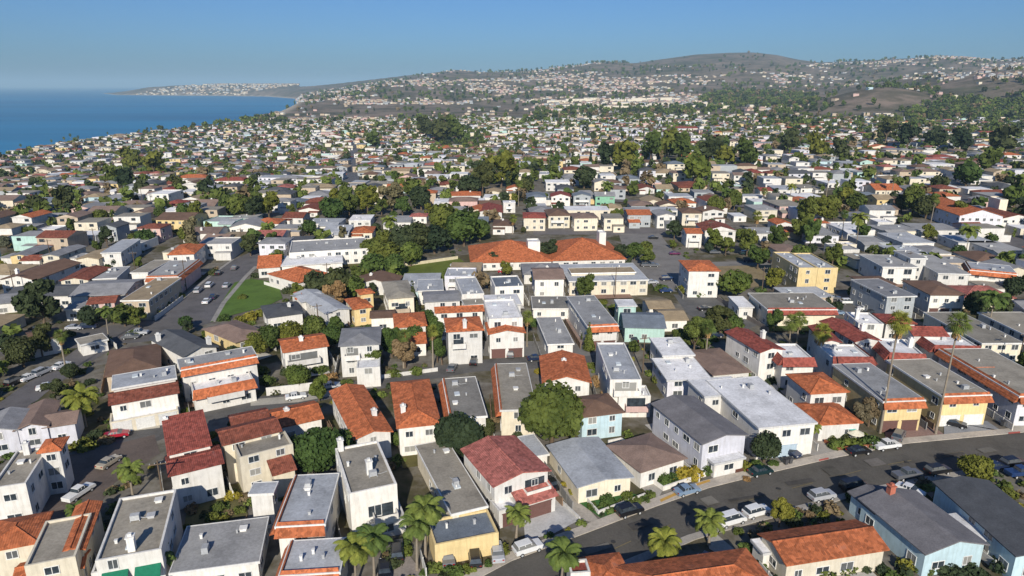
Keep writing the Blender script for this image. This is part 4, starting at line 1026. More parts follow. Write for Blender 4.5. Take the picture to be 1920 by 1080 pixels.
def tree(u, v, wpx, shape='round', colr='olive', hr=1.0, label=None, xyz=None, rad=None, ref=None):
    if xyz is None: x, y, z = gp(u, v)
    else: x, y, z = xyz
    pxm = F/(y*math.cos(PITCH)+(CH-z)*math.sin(PITCH)); r = rad or wpx/2/pxm
    dist = math.hypot(x, y); lod = 0 if dist < 190 and r > 1.6 else 1 if dist < 420 else 2
    if shape == 'bush' and lod == 0 and r < 2: lod = 1
    rs = random.Random(int(u*13+v*7+x))
    nm = {'cone': 'cypress', 'bush': 'shrub', 'tall': 'eucalyptus_tree'}.get(shape, 'tree')
    cat = {'bush': 'shrub'}.get(shape, 'tree')
    rt = root(nm, 'x', cat, (x, y, z), rs.uniform(0, 6.28), {'bush': 'garden shrubs between the houses'}.get(shape, 'trees spread through the town'))
    th = {'round': r*.45, 'open': r*.6, 'tall': r*1.0, 'cone': .6, 'bush': .15}[shape]*hr
    if shape not in ('bush',):
        t = bpy.data.objects.new('trunk', trunk_mesh(2.0, rs.randint(0, 2))); COL.objects.link(t); t.parent = rt
        k = max(.35, r/3.6); t.scale = (k, k, max(.3, (th+r*.5)/2.4))
    c = bpy.data.objects.new('crown', crown_mesh(shape, rs.randint(0, 3), lod)); COL.objects.link(c); c.parent = rt
    c.location = (0, 0, th-(.1 if shape == 'bush' else r*.25 if shape != 'cone' else 0)); c.scale = (r*rs.uniform(.9, 1.1), r*rs.uniform(.9, 1.1), r*hr*rs.uniform(.9, 1.1))
    c.rotation_euler = (0, 0, rs.uniform(0, 6))
    c.material_slots[0].link = 'OBJECT'; c.material_slots[0].material = FOL[colr]
    OCC.append((x, y, r*.7))
    uu, vv_ = proj(x, y, z+r)
    sz = 'big ' if r > 4.5 else 'small ' if r < 1.6 else ''
    look = '%s%s %s %s' % (sz, TLOOK[shape], TC2[colr], {'cone': 'cypress', 'bush': 'shrub', 'tall': 'eucalyptus'}.get(shape, 'tree'))
    if label: rt['label'] = label
    else: THINGS.append(dict(o=rt, look=look, u=uu, v=vv_, kind='tree'))
    if ref: LAND.append((ref, uu, vv_))
    TCOUNT[0] += (shape != 'bush')
    return rt
# ---- palms
def frond_arr(mb, ax, az, L, droop, wid, nleaf, base, rs, el0):
    """a feather frond: rib curve with leaflets both sides"""
    c, s = math.cos(az), math.sin(az); pts = []
    p = Vector(base); el = el0
    seg = 7
    for i in range(seg+1):
        pts.append(p.copy()); p = p+Vector((c*math.cos(el), s*math.cos(el), math.sin(el)))*(L/seg); el -= droop/seg*(1+i*.25)
    side = Vector((-s, c, 0))
    for i in range(seg):
        for k in range(nleaf):
            f = (k+.5)/nleaf; q = pts[i].lerp(pts[i+1], f); t = (i+f)/seg
            w = wid*(math.sin(PI*min(1, t*.9+.12)))*rs.uniform(.85, 1.1)
            dr = (pts[i+1]-pts[i]).normalized()
            for sg in (-1, 1):
                tip = q+side*sg*w*.8+dr*w*.45+Vector((0, 0, -w*.45))
                b1 = q-dr*.06; b2 = q+dr*.06
                mb.add([b1, b2, tip+dr*.03, tip-dr*.03], [(0, 1, 2, 3)])
def make_queen(seed):
    rs = random.Random(seed); mb = MB()
    for i in range(24):
        az = i*2.399+rs.uniform(-.2, .2); e = rs.uniform(-.1, 1.25)
        frond_arr(mb, 0, az, rs.uniform(2.6, 3.3), rs.uniform(1.2, 2.0), .75, 5, (0, 0, 0), rs, e)
    me = bpy.data.meshes.new('crown'); me.from_pydata([tuple(v) for v in mb.v], [], mb.f); me.materials.append(FOL['palm']); return me
def make_fan(seed):
    rs = random.Random(seed); mb = MB()
    for i in range(46):
        az = i*2.399; e = rs.uniform(-1.0, 1.35)
        d = Vector((math.cos(az)*math.cos(e), math.sin(az)*math.cos(e), math.sin(e)))
        side = d.cross(Vector((0, 0, 1))).normalized(); up = side.cross(d)
        st = d*rs.uniform(.5, .8); Rf = rs.uniform(.75, 1.05)
        mb.add([Vector((0, 0, 0))+side*.03, Vector((0, 0, 0))-side*.03, st-side*.03, st+side*.03], [(0, 1, 2, 3)])
        for k in range(11):
            a = -1.35+2.7*k/10; a2 = a+.16
            dd = (d*math.cos(a)+side*math.sin(a)).normalized(); d2 = (d*math.cos(a2)+side*math.sin(a2)).normalized()
            tip = st+dd*Rf*rs.uniform(.85, 1.1)-Vector((0, 0, .28*abs(math.sin(a))+.12))
            mb.add([st, st+dd*Rf*.55+up*.03, tip, st+d2*Rf*.55], [(0, 1, 2, 3)])
    me = bpy.data.meshes.new('crown'); me.from_pydata([tuple(v) for v in mb.v], [], mb.f); me.materials.append(FOL['palm']); return me
def make_skirt():
    rs = random.Random(5); mb = MB()
    for i in range(60):
        a = rs.uniform(0, 6.28); z = -rs.uniform(.2, 1.5); r = .5+.28*(1+z/1.5)
        mb.add([(math.cos(a)*.2, math.sin(a)*.2, z+.3), (math.cos(a+.3)*.2, math.sin(a+.3)*.2, z+.3), (math.cos(a+.3)*r, math.sin(a+.3)*r, z-.4), (math.cos(a)*r, math.sin(a)*r, z-.5)], [(0, 1, 2, 3)])
    me = bpy.data.meshes.new('dead_fronds'); me.from_pydata(mb.v, [], mb.f); me.materials.append(DRY); return me
QU = [make_queen(1), make_queen(2)]; FA = [make_fan(3), make_fan(4)]; SK = make_skirt()
PT = {}
def palm(u, v, H, kind, label, scale=1.0, lean=0.0, xyz=None, ref=None):
    x, y, z = xyz or gp(u, v)
    rs = random.Random(int(u+v))
    rt = root('palm_tree', label or 'x', 'palm', (x, y, z), rs.uniform(0, 6.28), 'palm trees along the streets')
    key = (round(H), kind)
    if key not in PT:
        HH = key[0]; mb = MB(); b0 = .19 if kind == 'fan' else .17
        mb.tube([(0, 0, -.3), (0, 0, .3), (.05, 0, HH*.3), (.16, .05, HH*.65), (.25, .05, HH)], [b0*1.6, b0*1.25, b0, b0*.85, b0*.8], 8)
        me = bpy.data.meshes.new('trunk'); me.from_pydata([tuple(q) for q in mb.v], [], mb.f); me.materials.append(PBARK); PT[key] = me
    t = bpy.data.objects.new('trunk', PT[key]); COL.objects.link(t); t.parent = rt
    c = bpy.data.objects.new('crown', (QU if kind == 'queen' else FA)[rs.randint(0, 1)]); COL.objects.link(c); c.parent = rt
    c.location = (.25, .05, key[0]); c.scale = (scale,)*3; c.rotation_euler = (0, 0, rs.uniform(0, 6))
    if kind == 'fan':
        s = bpy.data.objects.new('dead_fronds', SK); COL.objects.link(s); s.parent = c; s.location = (0, 0, -.1)
    if not label:
        uu, vv_ = proj(x, y, z+H); THINGS.append(dict(o=rt, look='thin palm', u=uu, v=vv_, kind='tree'))
    if ref: LAND.append((ref, *proj(x, y, z+H*.8)))
    OCC.append((x, y, .6))
palm(668, 1100, 6, 'queen', 'feathery palm in front of the tall white parapet house, left of the pair', 1.15)
palm(702, 1085, 6, 'queen', 'feathery palm in front of the tall white parapet house, right of the pair', 1.1)
palm(798, 1050, 8, 'queen', 'tall feathery palm with two pale trunks left of the yellow garage', 1.2, ref='the palm by the yellow garage')
palm(782, 1070, 7, 'queen', 'feathery palm leaning close to the tall one left of the yellow garage', 1.0)
palm(968, 1010, 3.6, 'queen', 'short yellow green palm before the brown garage doors of the pink-roofed house', .9)
palm(1052, 1100, 5, 'queen', 'feathery palm at the lower kerb beside the parked white estate car', 1.1)
palm(1240, 1062, 4.4, 'queen', 'feathery kerbside palm above the bottom orange hip roofs', 1.05)
palm(1329, 1022, 4.4, 'queen', 'feathery kerbside palm left of the parked white van', 1.05)
palm(250, 935, 5, 'queen', 'feathery palm between the alley and the deep red roof house', .95, ref='the alley palm')
palm(156, 1000, 3.6, 'queen', 'short yellow green palm behind the green-awning house', .7)
palm(300, 1100, 3.6, 'queen', 'feathery palm at the bottom edge right of the green awnings', 1.0)
palm(1519, 838, 3.6, 'queen', 'small neat palm at the right corner of the L-shaped white roof', .55)
palm(162, 800, 5.5, 'queen', 'massive grey green date palm behind the pale lilac gables', 1.5, ref='the big date palm')
palm(1650, 812, 21.6, 'fan', 'very tall fan palm rising before the yellow apartments with brown garages', 1.6, ref='the middle tall fan palm')
palm(1754, 814, 22, 'fan', 'very tall fan palm rising before the yellow apartments with white garages', 1.55, ref='the right tall fan palm')
palm(1530, 700, 9.5, 'fan', 'stout fan palm among the red-roofed townhouses', 1.6)
palm(1478, 660, 8, 'fan', 'fan palm left of the stout one, before the long grey red-skirted roof', 1.5)
palm(1492, 655, 8, 'fan', 'fan palm touching the grey red-skirted roof, second of two', 1.4)
palm(1322, 680, 9, 'fan', 'fan palm with thick green crown beside the dark parking lot', 1.3)
palm(988, 650, 8, 'fan', 'fan palm in the gap right of the white terraced rowhouse', 1.2)
palm(757, 690, 8, 'fan', 'slender palm in the jungle garden left of the tall orange hip house', 1.2)
palm(812, 690, 9, 'fan', 'slender palm close to the left wall of the tall orange hip house', 1.1)
palm(125, 700, 9, 'fan', 'slender palm beside the side street at the left', 1.1)
palm(205, 640, 8, 'queen', 'slim palm at the corner where the left side streets meet', .9)
palm(1850, 630, 10, 'queen', 'dark feathery palm behind the tan slab roofs', 1.6)
for i, (u, v, hh) in enumerate([(134, 268, 14), (122, 271, 11), (98, 273, 10), (40, 282, 10), (203, 258, 11), (285, 252, 12), (262, 254, 10), (148, 266, 9), (330, 248, 9), (365, 244, 9)]):
    palm(u, v, hh, 'fan', None, 1.8)
rp = random.Random(77)
for k in range(26):
    u, v = rp.uniform(20, 1900), rp.uniform(262, 470)
    if v < 300 and u < 500: v += 50
    palm(u, v, rp.uniform(7, 13), rp.choice(['fan', 'fan', 'queen']), None, rp.uniform(1.3, 1.9))
TREES = '''1035 834 118 round olive|860 862 92 round dark|908 826 46 round dark|598 892 96 round green|562 876 60 round green|645 868 62 round green|690 838 40 round dark|745 838 34 round green|1432 866 62 round dark|1825 902 54 round yellow|1460 988 46 open yellow
1300 668 60 open olive|1270 655 34 open olive|735 670 50 open green|775 655 44 round green|820 680 40 tall green|700 700 44 open olive|795 620 40 round green|760 690 50 open dry|562 728 48 round green|505 660 52 round olive|545 652 52 round olive|590 640 56 round olive|625 652 44 round green|480 668 44 round olive
85 615 74 open dark|60 600 40 round dark|135 712 34 round dark|45 690 60 round dark|80 668 50 open dark|15 660 36 round dark|172 615 44 round dark|235 612 44 round olive|262 618 40 open olive|348 618 26 round green|366 490 34 tall grey|215 500 22 round dark
1375 558 60 round green|1104 660 22 cone olive|776 590 24 cone dark|1096 640 14 cone olive|700 520 50 round green|728 500 50 round olive|755 484 60 round dark|785 480 60 round dark|815 476 56 round dark|742 520 44 round green|770 500 46 round green|835 442 60 round olive|870 462 66 round green|900 452 46 round green|850 430 40 round green
700 490 44 round olive|720 470 40 round olive|640 560 56 round dark|598 556 50 round dark|665 560 44 round green|560 570 30 open olive|630 580 40 open dry|1027 492 36 open dark|925 500 30 round dark|1100 488 24 round dark|1130 490 26 round dark|1165 486 30 round dark|1190 488 34 round green|1210 480 30 round olive|1210 500 30 open olive
1450 622 34 open green|1490 600 30 open green|970 296 14 cone dark|1107 308 10 cone dark|450 412 46 round olive|478 414 40 open dark|505 410 44 open olive|430 405 40 round olive|625 416 50 round green|655 408 42 open olive|690 404 44 open olive|735 396 46 open grey|790 394 44 round dark|905 366 46 open dark|880 370 44 round dark|940 352 50 open olive|920 340 44 round dark
1095 354 42 round dark|985 366 34 round dark|1302 346 52 round green|1580 394 36 open olive|1605 398 36 round olive|1560 402 36 round olive|1710 404 40 open olive|1735 410 44 round dark|1690 398 34 round dark|1545 420 40 open olive|1510 420 40 open olive|755 408 34 open green|580 442 30 round green|640 402 34 round green
1250 300 44 open olive|1280 306 44 open olive|1220 304 44 open olive|1170 320 46 open olive|1140 316 40 open dark|1330 310 44 open dark|1360 312 40 round olive|1400 316 44 open olive|830 268 44 round dark|800 262 36 open dark|855 266 40 open olive|700 282 30 open olive|1480 290 40 open dark|1530 300 40 open olive|1575 300 34 open dark
240 360 36 open dark|215 352 34 open olive|270 368 30 round dark|120 400 40 open dark|70 400 36 round dark|290 332 40 open olive|250 322 40 open olive|335 360 28 open dark|390 372 30 open dark|370 420 34 open olive|140 440 24 open olive|275 460 34 round green|190 420 30 round olive|350 460 30 open olive|470 480 34 open dark|520 506 30 open olive
1660 270 40 open dark|1700 282 40 open dark|1750 280 40 round dark|1800 290 40 open dark|1880 296 50 open dark|1810 350 50 round green|1850 330 44 open olive|1760 360 34 round dark|1900 390 50 round green|1915 420 40 open dark|1800 420 40 open olive|1680 590 26 open dark|1830 605 50 open dark|1870 600 44 open dark|1900 560 44 round dark|1560 500 34 open olive
1500 452 44 open olive|1455 470 36 open olive|1400 480 40 open olive|1340 470 34 open green|1420 505 40 open green|1360 480 30 open olive|1600 560 24 round green|1450 545 36 open yellow|1400 540 24 open olive|1280 690 30 open olive|1628 800 46 open dry|1610 800 40 open dry|1745 770 30 open green|430 900 34 open dry'''
for tok in TREES.replace('\n', '|').split('|'):
    q = tok.split(); tree(int(q[0]), int(q[1]), int(q[2]), q[3], q[4], 1.0)
BUSH = '''1245 905 40 green|1275 895 44 yellow|1300 893 44 yellow|1325 884 40 green|1262 902 34 green|1370 872 34 green|1395 878 30 yellow|1420 876 30 green|1345 878 24 yellow|1325 870 22 dry|1450 872 22 green|1570 838 40 green|1600 838 40 green|1630 834 40 green|1585 828 30 dark|1560 828 26 olive|1400 900 16 dry
1090 935 16 green|1075 925 18 yellow|1140 940 30 green|1175 932 24 green|1110 952 20 green|1060 910 18 yellow|1180 825 20 green|945 1035 30 olive|930 1028 24 dry|915 1060 22 green|850 1078 40 green|880 1070 30 green|830 1088 30 dark|735 1060 40 dark|760 1040 30 green|1420 1010 34 dry|1400 1030 30 green|1440 1020 24 dry|1385 1000 20 olive
1520 970 24 dry|1545 975 30 olive|1490 985 30 dark|1500 1068 50 green|1540 1075 50 olive|1580 1070 44 olive|1620 1066 40 dark|1650 1070 36 dark|1700 1065 44 yellow|1730 1072 40 olive|1780 1076 50 dark|1830 1078 44 dark|1880 1070 50 dark|1600 935 30 olive|1640 925 24 yellow|1690 915 24 olive|1820 975 24 green|1800 960 22 green|1860 920 30 green|1890 930 34 olive|1905 955 30 yellow
380 930 34 dry|410 955 34 olive|440 935 34 yellow|400 975 30 olive|360 960 30 dry|450 960 24 olive|235 960 34 dark|265 945 26 olive|205 985 24 dark|160 840 40 olive|180 820 34 dark|200 830 28 dry|215 800 26 green|400 840 24 yellow|395 820 22 yellow|440 800 26 dark|360 790 24 green|350 775 22 green
500 720 34 olive|520 735 34 dark|490 700 30 olive|540 700 30 dark|600 700 30 olive|620 715 30 dry|650 720 22 olive|700 690 30 olive|720 700 34 dry|740 705 30 olive|780 700 30 green|690 670 30 dark|1150 780 24 olive|1120 720 34 dry|1140 740 30 dry|1180 760 22 olive|1240 720 44 olive|1270 725 36 olive|1295 740 30 dry|1330 750 26 dry|1380 765 30 dry|1360 755 24 olive
1400 708 40 green|1430 704 36 green|1370 712 30 olive|1450 720 34 dark|1480 712 40 green|1500 715 30 dark|1430 740 24 dry|1480 770 24 olive|1000 790 22 dark|955 800 24 olive|970 820 24 dark|1010 700 20 yellow|1110 690 22 olive|930 790 20 dry|840 820 30 dark|1340 640 20 green|1370 625 20 green|1330 618 50 green|1370 610 50 green|1300 620 24 olive
1240 545 26 green|1280 548 30 olive|1310 555 26 green|1170 545 26 olive|1130 570 20 olive|1150 580 22 green|1000 610 30 green|1020 590 24 green|470 600 34 yellow|495 592 30 yellow|450 605 30 yellow|520 580 24 olive|540 550 26 dark|560 545 26 dark|420 600 24 green|455 560 20 olive|390 625 22 green|330 660 24 dark|320 640 20 green|300 700 24 dark
110 640 26 olive|130 630 24 dark|70 640 24 olive|150 700 24 olive|170 720 22 dark|140 760 26 olive|200 640 22 olive|250 630 24 olive|290 590 26 olive|310 575 26 olive|335 558 22 olive|400 515 22 dark|0 500 30 yellow|20 510 24 green|35 505 24 dark|120 495 24 olive|100 505 20 dark|480 520 20 dark|500 515 24 olive'''
for tok in BUSH.replace('\n', '|').split('|'):
    q = tok.split(); tree(int(q[0]), int(q[1]), int(q[2]), 'bush', q[3], .9)
# ---------------------------------------------------------------- vehicles
def car_parts(kind):
    """profile lofted across the width; length along x"""
    if kind == 'sedan':
        low = [(-2.25, .35), (-2.25, .78), (-2.1, .93), (-1.35, 1.0), (1.0, .98), (2.1, .78), (2.25, .6), (2.25, .35)]
        cab = [(-1.45, .98), (-.95, 1.40), (.25, 1.44), (1.05, .96)]
    elif kind == 'suv':
        low = [(-2.3, .4), (-2.35, .9), (-2.3, 1.08), (-1.9, 1.12), (1.05, 1.1), (2.15, .98), (2.3, .75), (2.3, .4)]
        cab = [(-2.2, 1.1), (-1.9, 1.68), (.3, 1.74), (1.15, 1.08)]
    elif kind == 'van':
        low = [(-2.5, .4), (-2.52, .95), (-2.5, 1.15), (-2.0, 1.2), (1.3, 1.18), (2.3, 1.0), (2.45, .75), (2.45, .4)]
        cab = [(-2.48, 1.18), (-2.35, 1.95), (.9, 2.0), (1.8, 1.14)]
    else:   # pickup
        low = [(-2.7, .45), (-2.72, .95), (-2.7, 1.1), (-.9, 1.12), (1.2, 1.1), (2.4, 1.0), (2.6, .8), (2.6, .45)]
        cab = [(-.95, 1.1), (-.75, 1.72), (.55, 1.76), (1.25, 1.08)]
    W2 = .92
    b = MB(); n = len(low)
    V = []
    for yy, k, dz in ((-W2, 1, 0), (-W2+.08, 1, .03), (W2-.08, 1, .03), (W2, 1, 0)):
        V += [(x*(.985 if abs(yy) > W2-.05 else 1), yy, z+(dz if z > .7 else 0)) for x, z in low]
    Fs = []
    for j in range(3):
        for i in range(n): Fs.append((j*n+i, (j+1)*n+i, (j+1)*n+(i+1) % n, j*n+(i+1) % n))
    Fs += [tuple(range(n)), tuple(range(3*n, 4*n))[::-1]]
    b.add(V, Fs)
    def cabin(mb, cp, w0, w1, lo=0, hi=1, gx=0):
        (a, za), (b_, zb), (c, zc), (d, zd) = cp
        V = [(a, -w0, za), (b_, -w1, zb), (c, -w1, zc), (d, -w0, zd), (a, w0, za), (b_, w1, zb), (c, w1, zc), (d, w0, zd)]
        mb.add(V, [(0, 1, 2, 3), (7, 6, 5, 4), (0, 4, 5, 1), (1, 5, 6, 2), (2, 6, 7, 3)])
    g = MB(); cabin(g, cab, W2-.06, W2-.24)
    # roof panel and pillars belong to the body
    (_, _), (rb, zb), (rf, zf), (_, _) = cab
    b.add([(rb-.06, -W2+.22, zb+.012), (rf+.06, -W2+.22, zf+.012), (rf+.06, W2-.22, zf+.012), (rb-.06, W2-.22, zb+.012),
           (rb-.02, -W2+.26, zb+.05), (rf, -W2+.26, zf+.05), (rf, W2-.26, zf+.05), (rb-.02, W2-.26, zb+.05)],
          [(0, 3, 2, 1), (4, 5, 6, 7), (0, 1, 5, 4), (1, 2, 6, 5), (2, 3, 7, 6), (3, 0, 4, 7)])
    mx = (rb+rf)/2
    for sgn in (-1, 1):
        for xx in (rb+.05, mx, rf-.05):
            y0, y1 = sgn*(W2-.05), sgn*(W2-.23)
            b.add([(xx-.05, y0, 1.0), (xx+.05, y0, 1.0), (xx+.05, y1+sgn*.015, zb), (xx-.05, y1+sgn*.015, zb)], [(0, 1, 2, 3)])
    return b, g
WHEEL = None
CARM = {}
CARC = dict(white=(.75, .75, .74), black=(.012, .012, .014), silver=(.42, .43, .45), grey=(.13, .135, .145), blue=(.02, .045, .13), red=(.35, .015, .03), navy=(.015, .025, .06), teal=(.008, .028, .032), bluegrey=(.2, .28, .38), purple=(.12, .02, .07), beige=(.4, .35, .27))
def wheel_mesh():
    mb = MB(); n = 14; r = .34
    V = [(math.cos(2*PI*k/n)*r, yy, math.sin(2*PI*k/n)*r) for yy in (-.11, .11) for k in range(n)]
    Fs = [(k, (k+1) % n, n+(k+1) % n, n+k) for k in range(n)]+[tuple(range(n))[::-1], tuple(range(n, 2*n))]
    return V, Fs
def car(u, v, kind, colr, heading, label, cat='car', group='cars parked along the streets', xyz=None):
    """heading in degrees on the map; u,v is the ground under its middle"""
    global WHEEL
    x, y, z = xyz or gp(u, v)
    nm = {'van': 'parked_van', 'pickup': 'pickup_truck'}.get(kind, 'parked_car')
    rt = root(nm, label, {'van': 'van', 'pickup': 'pickup truck'}.get(kind, 'car'), (x, y, z+.11), R(heading), group); rt.scale = (.93, .93, .93)
    if kind not in CARM:
        b, g = car_parts(kind)
        mb = b.build('body', surf('paint', CARC['white'])); mg = g.build('window_glass', GLASS)
        CARM[kind] = (mb.data, mg.data); bpy.data.objects.remove(mb); bpy.data.objects.remove(mg)
    if WHEEL is None:
        V, Fs = wheel_mesh(); o = mk('wheel', V, Fs, BLACK); WHEEL = o.data; bpy.data.objects.remove(o)
        V = [(math.cos(2*PI*k/10)*.2, yy, math.sin(2*PI*k/10)*.2) for yy in (-.12, .12) for k in range(10)]
        o = mk('rim', V, [tuple(range(10))[::-1], tuple(range(10, 20))]+[(k, (k+1) % 10, 10+(k+1) % 10, 10+k) for k in range(10)], METAL); CARM['rim'] = o.data; bpy.data.objects.remove(o)
        o = MB().box(-.03, .03, -.16, .16, -.07, .07).build('light', surf('plain', (.7, .7, .65))); CARM['head'] = o.data; bpy.data.objects.remove(o)
        o = MB().box(-.03, .03, -.14, .14, -.09, .09).build('light', surf('plain', (.3, .01, .01))); CARM['tail'] = o.data; bpy.data.objects.remove(o)
    for nm2, me in (('body', CARM[kind][0]), ('window_glass', CARM[kind][1])):
        o = bpy.data.objects.new(nm2, me); COL.objects.link(o); o.parent = rt
        if nm2 == 'body':
            o.material_slots[0].link = 'OBJECT'; o.material_slots[0].material = surf('paint', CARC[colr])
    near = math.hypot(x, y) < 260
    wb = 1.6 if kind in ('pickup', 'van') else 1.4
    for sx_ in (-wb, wb):
        for sy_ in (-.84, .84):
            o = bpy.data.objects.new('wheel', WHEEL); COL.objects.link(o); o.parent = rt; o.location = (sx_, sy_, .24)
            if near:
                q = bpy.data.objects.new('rim', CARM['rim']); COL.objects.link(q); q.parent = o
    if near:
        fx = {'sedan': 2.24, 'suv': 2.28, 'van': 2.44, 'pickup': 2.58}[kind]
        for sy_ in (-.66, .66):
            o = bpy.data.objects.new('headlight', CARM['head']); COL.objects.link(o); o.parent = rt; o.location = (fx, sy_, .72)
            o = bpy.data.objects.new('tail_light', CARM['tail']); COL.objects.link(o); o.parent = rt; o.location = (-fx-.03, sy_, .8)
CARS = [
 (1180, 964, 'suv', 'black', 24, 'black suv parked before the walled green lawn of the pale cottage'),
 (1288, 925, 'sedan', 'bluegrey', 22, 'pale blue sedan on the upper kerb by the yellow-painted kerb'),
 (1425, 889, 'sedan', 'teal', 19, 'dark teal sedan on the upper kerb below the round dark tree'),
 (1480, 852, 'sedan', 'navy', -60, 'dark blue car in the driveway of the L-shaped white block'),
 (1609, 851, 'sedan', 'black', 14, 'black sedan at the upper kerb beside the garden umbrella hedge'),
 (1662, 841, 'pickup', 'white', 14, 'white pickup parked along the upper kerb right of the black sedan'),
 (1684, 822, 'suv', 'grey', 50, 'dark grey suv on the pink driveway behind the white pickup'),
 (1788, 799, 'sedan', 'black', -30, 'black car before the white garages of the yellow apartments'),
 (990, 1034, 'suv', 'white', 26, 'white estate car at the upper kerb below the grey driveway'),
 (932, 1042, 'sedan', 'silver', 98, 'silver car nosed in below the yellow garage'),
 (745, 1040, 'suv', 'black', 100, 'black suv on the drive below the white parapet house'),
 (722, 1075, 'sedan', 'black', 100, 'black car at the bottom edge behind the first black suv'),
 (890, 1052, 'suv', 'black', 98, 'black suv left of the silver car below the yellow garage'),
 (840, 1050, 'sedan', 'grey', 100, 'dark grey car half under the bush below the yellow garage'),
 (1035, 912, 'sedan', 'black', 115, 'black car in the side drive right of the pink-roofed house'),
 (1370, 982, 'van', 'white', 22, 'white van on the lower kerb right of the feathery palm'),
 (1418, 966, 'suv', 'white', 22, 'white suv half hidden by the yellow tree on the lower kerb'),
 (1540, 936, 'suv', 'silver', 17, 'silver suv on the lower kerb behind the orange ridge house'),
 (1600, 918, 'van', 'black', 16, 'long black van on the lower kerb near the light blue house'),
 (1700, 896, 'pickup', 'grey', 14, 'dark grey pickup on the lower kerb, left of two'),
 (1757, 888, 'suv', 'black', 14, 'black suv on the lower kerb in the shade of the yellow tree'),
 (1864, 880, 'sedan', 'navy', 12, 'dark blue car right of the yellow street tree'),
 (1898, 874, 'suv', 'black', 12, 'black suv at the right edge of the lower kerb'),
 (1912, 892, 'pickup', 'blue', 10, 'bright blue and white pickup at the far right edge'),
 (1705, 925, 'sedan', 'white', -50, 'white car in the short driveway of the light blue house'),
 (1335, 1062, 'sedan', 'navy', 120, 'dark car in the shade at the right of the bottom orange roofs'),
 (220, 820, 'sedan', 'red', 20, 'bright red car beside the big date palm'),
 (445, 755, 'suv', 'silver', 20, 'silver car before the terraced deck house'),
 (410, 762, 'suv', 'black', 20, 'black car left of the silver one before the terraced deck house'),
 (555, 748, 'sedan', 'white', 22, 'white sedan parked along the back street wall'),
 (620, 728, 'sedan', 'silver', 22, 'silver sedan on the back street near the planted wall'),
 (848, 694, 'sedan', 'grey', 80, 'dark grey car left before the tall orange hip house'),
 (889, 682, 'suv', 'black', 85, 'black car in the doorway of the tall orange hip house'),
 (958, 668, 'suv', 'grey', 85, 'dark suv before the tan garages of the terraced rowhouse'),
 (1005, 676, 'sedan', 'navy', 12, 'dark blue car on the back street left of the orange roof'),
 (1062, 656, 'sedan', 'black', 80, 'black car before the pale single-storey house'),
 (1125, 652, 'suv', 'grey', 80, 'grey car before the left garage of the duplex'),
 (1187, 640, 'sedan', 'black', 100, 'black car before the mint cottage'),
 (1322, 582, 'sedan', 'black', 10, 'lone black car in the middle of the dark parking lot'),
 (1340, 632, 'sedan', 'navy', 5, 'dark car at the lower end of the parking lot, left'),
 (1375, 630, 'suv', 'teal', 5, 'dark teal car at the lower end of the parking lot, right'),
 (1285, 636, 'sedan', 'black', 5, 'black car under the fan palm by the parking lot'),
 (1590, 570, 'suv', 'white', 0, 'white car parked left of the grey block'),
 (1622, 582, 'sedan', 'white', 0, 'white sedan parked below the grey block'),
 (1640, 592, 'suv', 'black', 0, 'black car between the white sedan and the townhouses'),
 (1570, 590, 'sedan', 'bluegrey', 0, 'pale blue car beside the townhouse top'),
 (1560, 562, 'pickup', 'grey', -20, 'grey pickup in the lot left of the grey block'),
 (1250, 526, 'suv', 'navy', 10, 'dark blue suv before the white tower house, upper'),
 (1248, 548, 'sedan', 'blue', 10, 'blue car below the dark blue suv in the street lot'),
 (1222, 532, 'sedan', 'silver', 10, 'silver car by the right end of the silver-roofed hall'),
 (1225, 500, 'sedan', 'grey', 5, 'grey car above the silver-roofed hall, left of two'),
 (1212, 500, 'suv', 'grey', 5, 'dark grey suv beside the grey car above the silver-roofed hall'),
 (1265, 478, 'sedan', 'purple', 0, 'purple red car in the sloping street lot'),
 (1225, 448, 'sedan', 'black', 0, 'black car near the top of the sloping lot'),
 (1405, 492, 'van', 'navy', 0, 'long dark van on the wide street behind the round green tree'),
 (1425, 492, 'suv', 'navy', 0, 'dark suv following the long dark van'),
 (1452, 494, 'sedan', 'black', 0, 'black car left of the tall yellow building'),
 (1340, 476, 'suv', 'grey', 0, 'grey car under the trees across the wide street, left'),
 (1398, 478, 'suv', 'teal', 0, 'teal car under the trees across the wide street, right'),
 (400, 560, 'sedan', 'navy', 97, 'dark car parked by the lawn kerb on the side street'),
 (388, 568, 'sedan', 'white', 97, 'white car parked lowest along the lawn kerb'),
 (425, 538, 'sedan', 'silver', 97, 'silver car highest on the lawn side of the side street'),
 (393, 538, 'suv', 'white', 97, 'white car driving down the middle of the side street'),
 (410, 515, 'sedan', 'black', 97, 'black car near the top left kerb of the side street'),
 (140, 618, 'sedan', 'silver', 5, 'silver car at the left corner, left of two'),
 (168, 616, 'suv', 'navy', 5, 'dark blue suv at the left corner, right of two'),
 (72, 620, 'sedan', 'black', 5, 'black car on the upper left side street'),
 (260, 628, 'pickup', 'silver', 10, 'silver pickup where the side streets meet'),
 (245, 635, 'sedan', 'grey', 10, 'grey car beside the silver pickup'),
 (90, 730, 'sedan', 'white', 30, 'white car alone on the curving left street'),
 (115, 690, 'sedan', 'white', 75, 'white car in the row along the left street, uppermost'),
 (80, 702, 'suv', 'silver', 75, 'silver car in the row along the left street, middle'),
 (55, 712, 'sedan', 'white', 75, 'white car in the row along the left street, lowest'),
 (30, 720, 'suv', 'black', 75, 'black car at the lower end of the left street row'),
 (855, 500, 'sedan', 'silver', 0, 'silver car by the lawn right of the dark hedge block'),
 (945, 512, 'sedan', 'red', 0, 'dark red car behind the blue-decked white house'),
]
